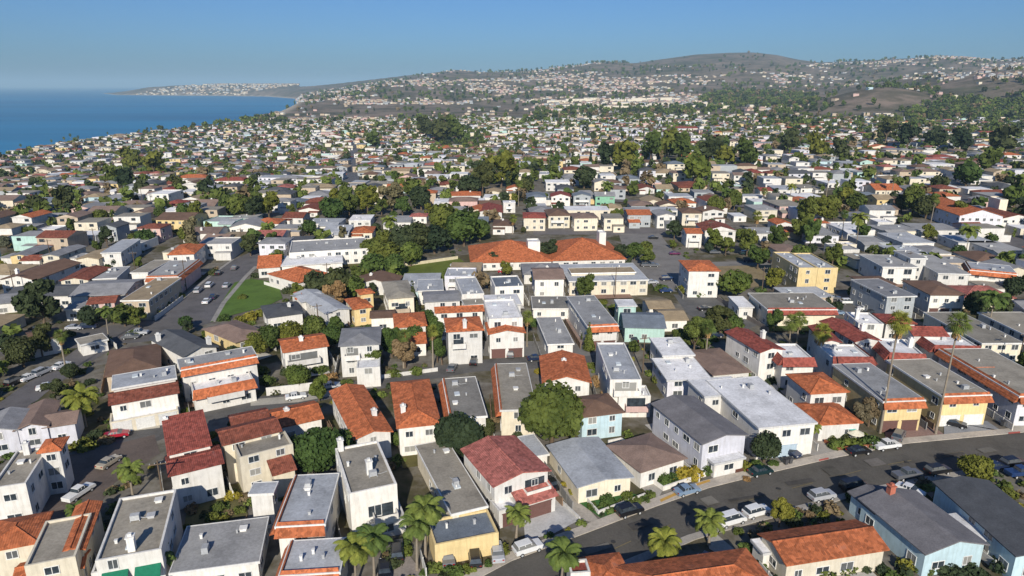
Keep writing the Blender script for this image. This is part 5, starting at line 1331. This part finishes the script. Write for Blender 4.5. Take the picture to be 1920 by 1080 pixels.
CARS += [(12, 655, 'sedan', 'silver', 5, 'silver car at the far left end of the upper left street'),
 (372, 548, 'suv', 'silver', 97, 'silver car on the left kerb before the orange-skirted apartments'),
 (440, 505, 'sedan', 'grey', 97, 'grey car at the top right bend of the side street'),
 (150, 930, 'pickup', 'white', 75, 'white pickup parked in the wide brown alley'),
 (205, 872, 'sedan', 'beige', 75, 'beige car parked in the upper part of the wide brown alley'),
 (1455, 884, 'sedan', 'silver', 17, 'silver car on the upper kerb behind the dark wheeled bins') ][:5]
for c in CARS: car(*c)
# ---------------------------------------------------------------- poles, bins, umbrella, garden walls
def pole(u, v, h, label):
    x, y, z = gp(u, v); rt = root('utility_pole', label, 'utility pole', (x, y, z), .3, 'wooden utility poles')
    MB().tube([(0, 0, -.2), (0, 0, h)], [.16, .11], 8).build('post', BARK, rt)
    MB().box(-1.2, 1.2, -.06, .06, h-.7, h-.55).build('crossarm', BARK, rt)
    for k in (-1.05, -.4, .4, 1.05):
        MB().tube([(k, 0, h-.55), (k, 0, h-.35)], .045, 6).build('insulator', METAL, rt)
pole(313, 975, 10, 'wooden utility pole right of the deep red roof house')
pole(600, 640, 10, 'wooden utility pole standing among the large pale grey roofs')
pole(1153, 560, 10, 'wooden utility pole before the silver-roofed hall')
pole(98, 500, 10, 'wooden utility pole near the small cream house at the left')
pole(350, 545, 10, 'wooden utility pole beside the orange-skirted apartments')
pole(256, 520, 9, 'wooden utility pole behind the long tan apartments')
pole(268, 385, 10, 'wooden utility pole near the white house under dark trees')
pole(616, 545, 9, 'wooden utility pole behind the low bright orange roof')
pole(1427, 560, 10, 'wooden utility pole beside the bright round street tree')
pole(1205, 700, 9, 'wooden utility pole between the tall modern white house and stepped roofs')
pole(180, 470, 9, 'wooden utility pole behind the dull red roof')
pole(30, 560, 9, 'wooden utility pole at the left edge by the low slanting grey roof')
pole(455, 470, 9, 'wooden utility pole at the top bend of the side street')
pole(860, 440, 9, 'wooden utility pole left of the church at the edge of the trees')
pole(1330, 455, 9, 'wooden utility pole behind the white tower house')
pole(1700, 520, 9, 'wooden utility pole right of the white window-band building')
pole(1560, 880, 9, 'wooden street pole on the upper kerb near the bright driveway') if False else None
pole(1905, 700, 10, 'wooden utility pole beside the big tan apartments at the right edge')
def bin_(u, v, label):
    x, y, z = gp(u, v); rt = root('wheeled_bin', label, 'bin', (x, y, z+.14), .3, 'bins at the kerb')
    MB().add([(-.25, -.28, .08), (.25, -.28, .08), (.25, .28, .08), (-.25, .28, .08), (-.32, -.36, 1.05), (.32, -.36, 1.05), (.32, .36, 1.05), (-.32, .36, 1.05)],
             [(0, 3, 2, 1), (4, 5, 6, 7), (0, 1, 5, 4), (1, 2, 6, 5), (2, 3, 7, 6), (3, 0, 4, 7)]).build('body', surf('plain', (.08, .08, .085)), rt)
    MB().box(-.35, .35, -.4, .4, 1.055, 1.12).build('lid', surf('plain', (.05, .05, .055)), rt)
bin_(1473, 872, 'dark wheeled bin at the kerb by the L-shaped block driveway, left one')
bin_(1481, 870, 'dark wheeled bin at the kerb by the L-shaped block driveway, right one')
bin_(1880, 800, 'dark wheeled bin near the cream box by the right driveway')
def umbrella():
    x, y, z = gp(1588, 818); rt = root('garden_umbrella', 'teal garden umbrella open in the front garden behind the hedge', 'umbrella', (x, y, z))
    MB().tube([(0, 0, 0), (0, 0, 2.5)], .03, 6).build('pole', METAL, rt)
    n = 8; V = [(0, 0, 2.6)]+[(math.cos(2*PI*k/n)*1.5, math.sin(2*PI*k/n)*1.5, 2.05) for k in range(n)]+[(0, 0, 2.56)]+[(math.cos(2*PI*k/n)*1.5, math.sin(2*PI*k/n)*1.5, 2.01) for k in range(n)]
    mk('canopy', V, [(0, 1+k, 1+(k+1) % n) for k in range(n)]+[(9, 10+(k+1) % n, 10+k) for k in range(n)]+[(1+k, 10+k, 10+(k+1) % n, 1+(k+1) % n) for k in range(n)], surf('plain', (.1, .42, .36)), rt)
    x, y, z = gp(1602, 826); rt = root('garden_umbrella', 'cream garden umbrella beside the teal one', 'umbrella', (x, y, z))
    MB().tube([(0, 0, 0), (0, 0, 1.9)], .03, 6).build('pole', METAL, rt)
    V = [(a, b, c-.5) for a, b, c in V]
    mk('canopy', V, [(0, 1+k, 1+(k+1) % n) for k in range(n)]+[(9, 10+(k+1) % n, 10+k) for k in range(n)]+[(1+k, 10+k, 10+(k+1) % n, 1+(k+1) % n) for k in range(n)], surf('plain', (.65, .62, .5)), rt)
umbrella()
def gwall(pts, label, h=.8, c=(.72, .70, .66), t=.22, name='garden_wall', cat='wall'):
    P = [Vector(bp(*p)) for p in pts]; mb = MB()
    for i, (a, b) in enumerate(zip(P, P[1:])):
        d = (b-a).normalized(); n = Vector((-d.y, d.x))*t/2; a2 = a+d*t/2*(i > 0); b2 = b+d*t/2
        V = [(*(a2-n), 0), (*(b2-n), 0), (*(b2+n), 0), (*(a2+n), 0)]; hh = h-.003*i
        V += [(x, y, hh) for x, y, _ in V]
        mb.add(V, [(0, 3, 2, 1), (4, 5, 6, 7), (0, 1, 5, 4), (1, 2, 6, 5), (2, 3, 7, 6), (3, 0, 4, 7)])
    o = mb.build(name, surf('wall', c)); tag(o, label, cat)
gwall([(1098, 938), (1122, 965), (1208, 932)], 'low white wall round the green front lawn of the pale cottage', .7)
gwall([(1205, 893), (1243, 920), (1322, 893), (1320, 886)], 'low white wall round the shrubs of the brown-roofed bungalow', .8)
gwall([(1325, 870), (1370, 888), (1422, 878)], 'dark brown low wall before the big grey gable house garden', .7, (.12, .05, .035))
gwall([(1545, 830), (1570, 845), (1650, 838)], 'red brown low wall below the umbrella garden hedge', .7, (.3, .11, .06))
gwall([(1040, 932), (1086, 975)], 'white wall along the right side of the pale grey driveway', .6)
gwall([(500, 742), (560, 735), (600, 730)], 'long white wall along the back street under the balcony house', 1.8)
gwall([(700, 712), (760, 704), (820, 696)], 'low white wall along the back street below the jungle garden', .9)
gwall([(1140, 832), (1164, 827), (1285, 905)], 'thin white wall running down between bungalow and grey gable house', .7)
gwall([(1045, 848), (1088, 905)], 'pale fence line along the left side of the pale cottage', .8) if False else None
gwall([(640, 930), (672, 1000), (700, 1010)], 'white garden wall stepping down left of the parapet house', 1.2)
gwall([(190, 1075), (160, 1000), (150, 965)], 'grey fence along the left side of the green-awning house', 1.4, (.35, .34, .33), name='fence', cat='fence')
gwall([(760, 500), (858, 486)], 'long cream wall at the top of the small lawn by the hedge block', 1.2, (.7, .62, .42))
gwall([(1268, 560), (1310, 590), (1400, 622)], 'dark edge wall on the left of the dark parking lot', .9, (.1, .09, .08)) if False else None
gwall([(1345, 562), (1390, 592), (1440, 622)], 'grey wall along the right side of the dark parking lot', 1.2, (.25, .22, .2))
gwall([(285, 600), (330, 568)], 'low hedge-topped wall at the left kerb of the side street', .7, (.4, .38, .33))

def side_fences():
    for i, (ref, ax, ay, th, w, d, h) in enumerate(HREF):
        if math.hypot(ax, ay) > 240: continue
        r2 = random.Random(i); c, s = math.cos(th), math.sin(th); sg = r2.choice([-1, 1])
        lx = -1.6 if sg < 0 else w+1.6; col, word = r2.choice([((.62, .6, .56), 'pale'), ((.22, .15, .1), 'brown'), ((.3, .29, .27), 'grey'), ((.7, .68, .63), 'white')])
        hh = r2.uniform(1.1, 1.7); mb = MB(); k = 0; y0 = r2.uniform(-2, 1)
        L = d*r2.uniform(.7, 1.1)
        n = max(2, int(L/2.4))
        for j in range(n):
            mb.box(lx-.05, lx+.05, y0+j*L/n+.07, y0+(j+1)*L/n-.07, .08, hh)
            mb.box(lx-.08, lx+.08, y0+j*L/n-.07, y0+j*L/n+.07, 0, hh+.12)
        o = mb.build('fence', surf('plain', col), None, loc=(ax, ay, 0), rz=th)
        tag(o, '%s panel fence along the %s side of %s' % (word, 'left' if sg < 0 else 'right', ref), 'fence', None)
side_fences()
def patios():
    r2 = random.Random(21)
    for ax, ay, th, w, d in FRONTS:
        if math.hypot(ax, ay) > 260: continue
        c, s = math.cos(th), math.sin(th)
        for side in ('f', 'b'):
            if r2.random() < .25: continue
            L = r2.uniform(2.2, 4.5); a, b = r2.uniform(-.5, w*.3), w*r2.uniform(.6, 1.1)
            y0, y1 = (-L, -.05) if side == 'f' else (d+.05, d+L)
            nm, kd, col = r2.choice([('patio', 'concrete', (.42, .39, .34)), ('patio', 'concrete', (.5, .48, .44)), ('driveway', 'concrete', (.33, .31, .29)), ('lawn', 'concrete', (.06, .10, .02)), ('patio', 'concrete', (.3, .19, .14)), ('lawn', 'concrete', (.11, .10, .035))])
            pts = [(ax+x*c-y*s, ay+x*s+y*c) for x, y in ((a, y0), (b, y0), (b, y1), (a, y1))]
            mx, my = sum(p[0] for p in pts)/4, sum(p[1] for p in pts)/4
            if any(inpoly(p[0], p[1], P) for P in ROADS for p in pts+[(mx, my)]): continue
            sheet(nm, pts, kd, col, px=False)
patios()

# ---------------------------------------------------------------- fill: streets of further houses and trees
GROVES = [(455, 385, 60), (690, 385, 70), (740, 375, 60), (930, 350, 60), (1000, 330, 70), (1060, 320, 50), (1270, 300, 90), (1180, 312, 70), (1340, 300, 60), (1580, 385, 60), (1700, 385, 60), (1780, 260, 110), (1700, 240, 110),
          (1600, 240, 90), (1850, 230, 100), (260, 320, 60), (90, 395, 40), (860, 262, 70), (660, 290, 25), (1460, 275, 60), (560, 300, 30), (240, 345, 50), (1440, 225, 60), (1250, 235, 60), (1050, 235, 50), (760, 240, 40), (1900, 350, 50), (1480, 240, 60)]
def grove(u, v):
    m = 0
    for a, b, r in GROVES:
        q = ((u-a)/r)**2+((v-b)/(r*.33))**2
        if q < 1: m = max(m, (1-q)*(.4 if b < 262 else 1))
    return m
GR = {}
def occ_add(x, y, r):
    GR.setdefault((int(x//20), int(y//20)), []).append((x, y, r))
def occ_hit(x, y, r):
    i, j = int(x//20), int(y//20)
    for a in (-2, -1, 0, 1, 2):
        for b in (-2, -1, 0, 1, 2):
            for q in GR.get((i+a, j+b), ()):
                if (q[0]-x)**2+(q[1]-y)**2 < (q[2]+r)**2: return True
    return False
for q in OCC: occ_add(*q)
RB = []
for P in ROADS:
    xs = [p[0] for p in P]; ys = [p[1] for p in P]; RB.append((min(xs), max(xs), min(ys), max(ys), P))
KEEP = [[bp(*p) for p in q] for q in ([(395, 610), (440, 520), (520, 522), (535, 575), (440, 600)], [(740, 525), (760, 490), (860, 480), (885, 500), (850, 525)], [(1330, 552), (1340, 495), (1485, 492), (1470, 535)],
                                    [(860, 492), (870, 440), (1180, 440), (1180, 492)], [(690, 500), (700, 440), (830, 430), (835, 490)], [(1190, 560), (1190, 495), (1290, 490), (1300, 560)], [(1215, 600), (1190, 555), (1300, 550), (1290, 600)])]
for P in KEEP:
    xs = [p[0] for p in P]; ys = [p[1] for p in P]; RB.append((min(xs), max(xs), min(ys), max(ys), P))
def on_road(x, y):
    for a, b, c, d, P in RB:
        if a < x < b and c < y < d and inpoly(x, y, P): return True
    return False
def on_street(x, y):
    """the street grid of the farther town"""
    s = x+.32*y
    if abs(((s+60) % 230)-115) < 4.5 and y > 300: return True
    if abs(((y+.1*x) % 92)-46) < 4: return True
    return False
rg = random.Random(11)
cells = []
yy = 110.0
while yy < 2150:
    step = 13.5+.003*yy
    half = yy*.80+40
    xx = -half
    while xx < half:
        cells.append((xx+rg.uniform(-2.5, 2.5), yy+rg.uniform(-2.5, 2.5))); xx += 12.5+.001*yy
    yy += step
XY = np.array(cells); CD = coast_d(XY[:, 0], XY[:, 1]); ZZ = T(XY[:, 0], XY[:, 1])
cand = []
for (x, y), cd1, z in zip(cells, CD, ZZ):
    if cd1 < 12: continue
    u, v = proj(x, y, z)
    if u < -260 or u > 2180 or v > 1000: continue
    r = math.hypot(x, y)
    if (480 < u < 1000 and v < 222) or (u >= 1000 and v < 214): 
        if rg.random() < .93: continue
    if rg.random() < sst(1750, 2150, r+250*(x > 0))*.97: continue
    g = grove(u, v)
    cand.append((r, x, y, z, u, v, g, cd1))
cand.sort()
RW = [('g', 14), ('t', 12), ('s', 14), ('c', 9), ('w', 12), ('p', 9), ('b', 7), ('d', 5), ('n', 8), ('o', 4), ('r', 1), ('rb', 6), ('k', 2), ('u', 4)]
WW = [('W', 34), ('C', 20), ('T', 16), ('G', 12), ('L', 8), ('Y', 3), ('P', 4), ('B', 3), ('M', 2)]
def pick(tab):
    t = rg.uniform(0, sum(w for _, w in tab))
    for k, w in tab:
        t -= w
        if t <= 0: return k
    return tab[0][0]
hv, hf, hm, tv, tf, tm_ = [], [], [], [], [], []
HM = [surf(*RC[k]) for k in RC]; HK = {k: i for i, k in enumerate(RC)}
for k in WC: HK['W_'+k] = len(HM); HM.append(surf('wall', WC[k]))
HK['glass'] = len(HM); HM.append(GLASS)
nv = [0]
def far_house(x, y, z, w, d, h, th, rc, wc, form):
    c, s = math.cos(th), math.sin(th)
    def add(V, Fs, mi=0):
        n = nv[0]
        for (a, b, e) in V: hv.append((x+a*c-b*s, y+a*s+b*c, z+e))
        for f, m in Fs: hf.append([q+n for q in f]); hm.append(m)
        nv[0] += len(V)
    x0, x1, y0, y1 = -w/2, w/2, -d/2, d/2; wm = HK['W_'+wc]; rm = HK[rc]; o = .4
    if form == 'flat':
        add([(x0, y0, -2), (x1, y0, -2), (x1, y1, -2), (x0, y1, -2), (x0, y0, h), (x1, y0, h), (x1, y1, h), (x0, y1, h)],
            [((0, 1, 5, 4), wm), ((1, 2, 6, 5), wm), ((2, 3, 7, 6), wm), ((3, 0, 4, 7), wm), ((4, 5, 6, 7), rm)])
    else:
        q = .26*min(w, d)/2+.1; e = 0 if form == 'gable' else min(w, d)*.45
        if w > d: R1, R2 = (x0-o+e, 0, h+q), (x1+o-e, 0, h+q)
        else: R1, R2 = (0, y0-o+e, h+q), (0, y1+o-e, h+q)
        V = [(x0, y0, -2), (x1, y0, -2), (x1, y1, -2), (x0, y1, -2), (x0, y0, h), (x1, y0, h), (x1, y1, h), (x0, y1, h),
             (x0-o, y0-o, h-.05), (x1+o, y0-o, h-.05), (x1+o, y1+o, h-.05), (x0-o, y1+o, h-.05), R1, R2]
        Fs = [((0, 1, 5, 4), wm), ((1, 2, 6, 5), wm), ((2, 3, 7, 6), wm), ((3, 0, 4, 7), wm)]
        ge = wm if form == 'gable' else rm
        if w > d: Fs += [((8, 9, 13, 12), rm), ((10, 11, 12, 13), rm), ((9, 10, 13), ge), ((11, 8, 12), ge)]
        else: Fs += [((9, 10, 13, 12), rm), ((11, 8, 12, 13), rm), ((8, 9, 12), ge), ((10, 11, 13), ge)]
        add(V, Fs, 0)
    if rg.random() < .5 and y < 1500 and wc != 'X':     # a lower wing
        w2 = w*rg.uniform(.35, .6); d2 = rg.uniform(2.5, 5); xa = rg.choice([x0+.05, x1-w2-.05]); hh = 2.8
        add([(xa, y0-d2, -2), (xa+w2, y0-d2, -2), (xa+w2, y0+.1, -2), (xa, y0+.1, -2), (xa, y0-d2, hh), (xa+w2, y0-d2, hh), (xa+w2, y0+.1, hh+.2), (xa, y0+.1, hh+.2)],
            [((0, 1, 5, 4), wm), ((1, 2, 6, 5), wm), ((3, 0, 4, 7), wm), ((4, 5, 6, 7), rm)])
    if y < 1100:   # dark openings on the sunny side, set into the wall plane as shallow boxes
        k = max(1, int(w/4))
        for fl in range(1 if h < 4 else 2):
            for j in range(k):
                if rg.random() < .35: continue
                cx = x0+(j+.5)*w/k; zz = 1.2+fl*2.8; ww = rg.uniform(.6, 1.1)
                add([(cx-ww, y0-.06, zz), (cx+ww, y0-.06, zz), (cx+ww, y0-.06, zz+1.2), (cx-ww, y0-.06, zz+1.2)], [((0, 1, 2, 3), HK['glass'])], 0)
tnv = [0]; TVs, TFs, TMs = [], [], []
BLOBS = []
for sh in ('round', 'open', 'cone', 'tall'):
    for k in range(3):
        rs = np.random.RandomState(50+k); V, Fq, _ = crown_arrays(sh, 60, .34, rs); BLOBS.append((sh, V, Fq))
FK = list(FOL)
FM = [FOL[k] for k in FK]
def far_tree(x, y, z, r, kind=None):
    sh, V, Fq = BLOBS[rg.choice([0, 0, 1, 2, 3, 4, 5, 9]) if kind is None else kind]
    a = rg.uniform(0, 6.28); c, s = math.cos(a), math.sin(a)
    if sh == 'tall': r *= .6
    Q = V*r; Q = np.stack([Q[:, 0]*c-Q[:, 1]*s+x, Q[:, 0]*s+Q[:, 1]*c+y, Q[:, 2]+z+r*.3], -1)
    TVs.append(Q); TFs.append(Fq+tnv[0]); tnv[0] += len(Q)
    m = rg.choice([0, 0, 0, 1, 1, 2, 5, 5, 6]); TMs.append(np.full(len(Fq), m, np.int32))
NH, NT = 298, 292
for r, x, y, z, u, v, g, cd1 in cand:
    if on_road(x, y) or on_street(x, y): continue
    w = rg.uniform(8.5, 14.5); d = rg.uniform(9, 15); st = 2 if rg.random() < .38 else 1
    if rg.random() < .1: w *= 1.5
    isT = rg.random() < (.17+.85*g)
    th = rg.uniform(-.05, .08)+(PI/2 if rg.random() < .12 else 0)
    inview = -20 < u < 1940
    if isT:
        rr = rg.uniform(2.2, 4.6)
        if occ_hit(x, y, rr*.5): continue
        occ_add(x, y, rr*.6)
        if TCOUNT[0] < NT and inview and v < 760: tree(u, v, 0, rg.choice(['round', 'round', 'open', 'open', 'open', 'tall' if v < 420 else 'open']), rg.choice(['olive', 'dark', 'olive', 'green', 'olive', 'grey']), rg.uniform(.9, 1.2), xyz=(x, y, z), rad=rr)
        else: far_tree(x, y, z, rr)
        continue
    rad = .5*math.hypot(w, d)
    if occ_hit(x, y, rad*.60):
        # squeeze a small garden tree into the gap
        for _ in range(2):
            xx, yy2 = x+rg.uniform(-5, 5), y+rg.uniform(-5, 5); rr = rg.uniform(1.2, 2.4)
            if not occ_hit(xx, yy2, rr) and not on_road(xx, yy2):
                occ_add(xx, yy2, rr)
                if TCOUNT[0] < NT and inview: tree(u, v, 0, rg.choice(['round', 'open', 'open']), rg.choice(['olive', 'dark', 'green']), 1, xyz=(xx, yy2, 0 if r < 330 else T1(xx, yy2)), rad=rr)
                else: far_tree(xx, yy2, z, rr)
        continue
    occ_add(x, y, rad*.72)
    rc, wc = pick(RW), pick(WW)
    form = 'flat' if rc in 'gwtca' else rg.choice(['hip', 'hip', 'gable'])
    if COUNT[0] < NH and inview:
        simple_house(u, v, 0, rc, wc, st, {'gable': rg.choice(['gw', 'gd'])}.get(form, form), depth=d, ang=th if abs(th) < .5 else th-PI/2, xyz=(x, y-d/2, z), wm=w)
    else: far_house(x, y, z, w, d, 3.2 if st == 1 else 5.8, th, rc, wc, form)
    for _ in range(rg.choice([1, 2, 3, 4])):
        xx, yy2 = x+rg.uniform(-9, 9), y+rg.uniform(-9, 9); rr = rg.uniform(1.3, 3.6)
        if occ_hit(xx, yy2, rr*.3) or on_road(xx, yy2): continue
        occ_add(xx, yy2, rr*.6); far_tree(xx, yy2, z-.3, rr)
# the hills and the coast beyond: clusters of pale houses, dark scrub trees
rs = np.random.RandomState(4)
n = 60000
r = 1250*np.exp(rs.uniform(0, 1, n)**.9*math.log(6600/1250)); az = rs.uniform(-.66, .66, n)
X = np.sin(az)*r; Y = np.cos(az)*r
CDf = coast_d(X, Y); Zf = T(X, Y)
cl = fbm(X/420+3, Y/420+9, 4); cl2 = fbm(X/160, Y/160, 3); cl = .55*cl+.45*fbm(X/110+7, Y/110, 3)
ok = (CDf > 10)
for x, y, z, rr_, c1, c2, o_ in zip(X, Y, Zf, r, cl, cl2, ok):
    if not o_: continue
    u, v = proj(x, y, z)
    if u < -30 or u > 1950: continue
    hillp = 1 if not (1180 < u < 1520 and v < 124) else 0
    band = 1.0
    if u > 1480 and 150 < v < 205: band = .12
    if 520 < u < 1000 and 197 < v < 222: band = .06
    if 1000 < u < 1500 and 200 < v < 214: band = .4
    t = rs.random()
    bare = ((u-1650)/100)**2+((v-190)/24)**2 < 1 or ((u-1840)/85)**2+((v-166)/19)**2 < 1 or (520 < u < 1000 and 196 < v < 222) or (1180 < u < 1520 and v < 122)
    if bare and t > .03: continue
    if u < 940 and v < 149 and t > .06: continue
    wood = ((u-1420)/110)**2+((v-187)/14)**2 < 1 or (u > 1700 and 190 < v < 225)
    if wood and t < .8: t = .01; c1 = 0; c2 = 1
    if c1 > .50 and hillp and t < .40*band and rr_ > 2000:
        rc = pick([('p', 6), ('n', 3), ('w', 1), ('rb', 3), ('s', 5), ('b', 4), ('t', 3)])
        wc_ = pick([('W', 1), ('C', 2), ('T', 8), ('P', 3), ('G', 5)])
        k = rs.uniform(.6, 1.1)*(1+rr_/9000)
        far_house(x, y, z, 11*k, 9*k, 5*k**.5, rs.uniform(-.6, .6), rc, wc_, rg.choice(['hip', 'flat', 'gable', 'hip']))
    elif (rr_ > 1900 or t < .03) and c2 > .40 and t < (.28 if rr_ < 2600 else .15)*(1 if hillp else .15):
        far_tree(x, y, z-.5, rs.uniform(3, 6)*(1+rr_/7000))
# headland houses and pale commercial sheds at the valley edge
for u0, u1, v0, v1, nn in ((1060, 1440, 196, 204, 26), (1040, 1260, 186, 193, 14)):
    for _ in range(nn):
        x, y, z = gp(rs.uniform(u0, u1), rs.uniform(v0, v1))
        far_house(x, y, z, rs.uniform(35, 80), 26, 9, rs.uniform(-.1, .1), 'w', 'C', 'flat')
for _ in range(900):
    u = rs.uniform(195, 560); a0 = math.atan((u-960)/1335); rr_ = rs.uniform(8300, 9600); x, y = math.sin(a0)*rr_, math.cos(a0)*rr_
    if coast_d(np.array([x]), np.array([y]))[0] > 60: far_house(x, y, T1(x, y), 26, 20, 9, 0, pick([('p', 3), ('s', 2), ('n', 2)]), pick([('G', 3), ('C', 1), ('T', 4)]), 'hip')
# low planting squeezed between the near houses: nobody could count it
gv, gf, gm, gn = [], [], [], 0
rs2 = np.random.RandomState(9); BS = [crown_arrays('bush', 90, .22, rs2)[:2] for _ in range(4)]
for _ in range(5200):
    u, v = rs2.uniform(-60, 1980), rs2.uniform(455, 1100); x, y = bp(u, v, 0)
    if on_road(x, y): continue
    rr = rs2.uniform(.4, 1.3)
    if occ_hit(x, y, rr*.4): continue
    if fbm(np.array([x/14.]), np.array([y/14.]), 3)[0] < .43: continue
    V, Fq = BS[rs2.randint(4)]; gv.append(V*[rr, rr, rr*.8]+[x, y, 0]); gf.append(Fq+gn); gn += len(V); gm.append(np.full(len(Fq), [0, 1, 2, 2, 3, 5, 6][rs2.randint(7)] , np.int32))
me = arr_mesh('garden_planting', np.vstack(gv), np.vstack(gf), FM); me.polygons.foreach_set('material_index', np.concatenate(gm)); me.update()
o = bpy.data.objects.new('garden_planting', me); COL.objects.link(o); o['kind'] = 'stuff'; tag(o, 'low garden planting filling the gaps between the near houses', 'plants')
me = bpy.data.meshes.new('distant_houses'); me.from_pydata(hv, [], hf)
for q in HM: me.materials.append(q)
me.polygons.foreach_set('material_index', np.array(hm, np.int32)); me.update()
o = bpy.data.objects.new('distant_houses', me); COL.objects.link(o); o['kind'] = 'stuff'; tag(o, 'mass of far small houses running to the hills and the coast', 'houses')
Vt = np.vstack(TVs); Ft = np.vstack(TFs)
me = arr_mesh('distant_trees', Vt, Ft, FM); me.polygons.foreach_set('material_index', np.concatenate(TMs)); me.update()
o = bpy.data.objects.new('distant_trees', me); COL.objects.link(o); o['kind'] = 'stuff'; tag(o, 'mass of small garden trees among the far houses and on the hills', 'trees')
print('houses', COUNT[0], 'trees', TCOUNT[0], 'far faces', len(hf), len(Ft))
# ---------------------------------------------------------------- say which one is which
def relation(u, v, lu, lv):
    du, dv = u-lu, v-lv
    if abs(dv)*3 > abs(du): return ('behind' if dv < 0 else 'in front of')
    return 'left of' if du < 0 else 'right of'
used = {}
items = []
for t in THINGS:
    cands_ = sorted(LAND, key=lambda q: ((q[1]-t['u'])**2+(2.2*(q[2]-t['v']))**2))
    t['opts'] = ['%s %s %s' % (t['look'], relation(t['u'], t['v'], q[1], q[2]), q[0]) for q in cands_[:4]]
    t['d'] = math.hypot(cands_[0][1]-t['u'], 2*(cands_[0][2]-t['v']))
groups = {}
for t in THINGS:
    ch = [q for q in t['opts'] if q not in used and len(q.split()) <= 14]
    lab = (ch or t['opts'])[0]; used[lab] = 1; t['lab'] = lab; groups.setdefault(lab, []).append(t)
ORD = ['leftmost', 'second from left', 'third from left', 'fourth from left', 'fifth from left', 'sixth from left', 'seventh from left', 'eighth from left', 'ninth from left', 'tenth from left']
for lab, g in groups.items():
    g.sort(key=lambda t: t['u'])
    for i, t in enumerate(g):
        if len(g) == 1: s = lab
        elif len(g) == 2: s = lab+', '+('left one' if i == 0 else 'right one')
        else: s = lab+', '+(ORD[i] if i < len(ORD) else 'number %d from left' % (i+1))
        w = s.split()
        if len(w) > 16: s = s.replace(' the ', ' ').replace(' with ', ' under ')
        t['o']['label'] = ' '.join(s.split()[:16])
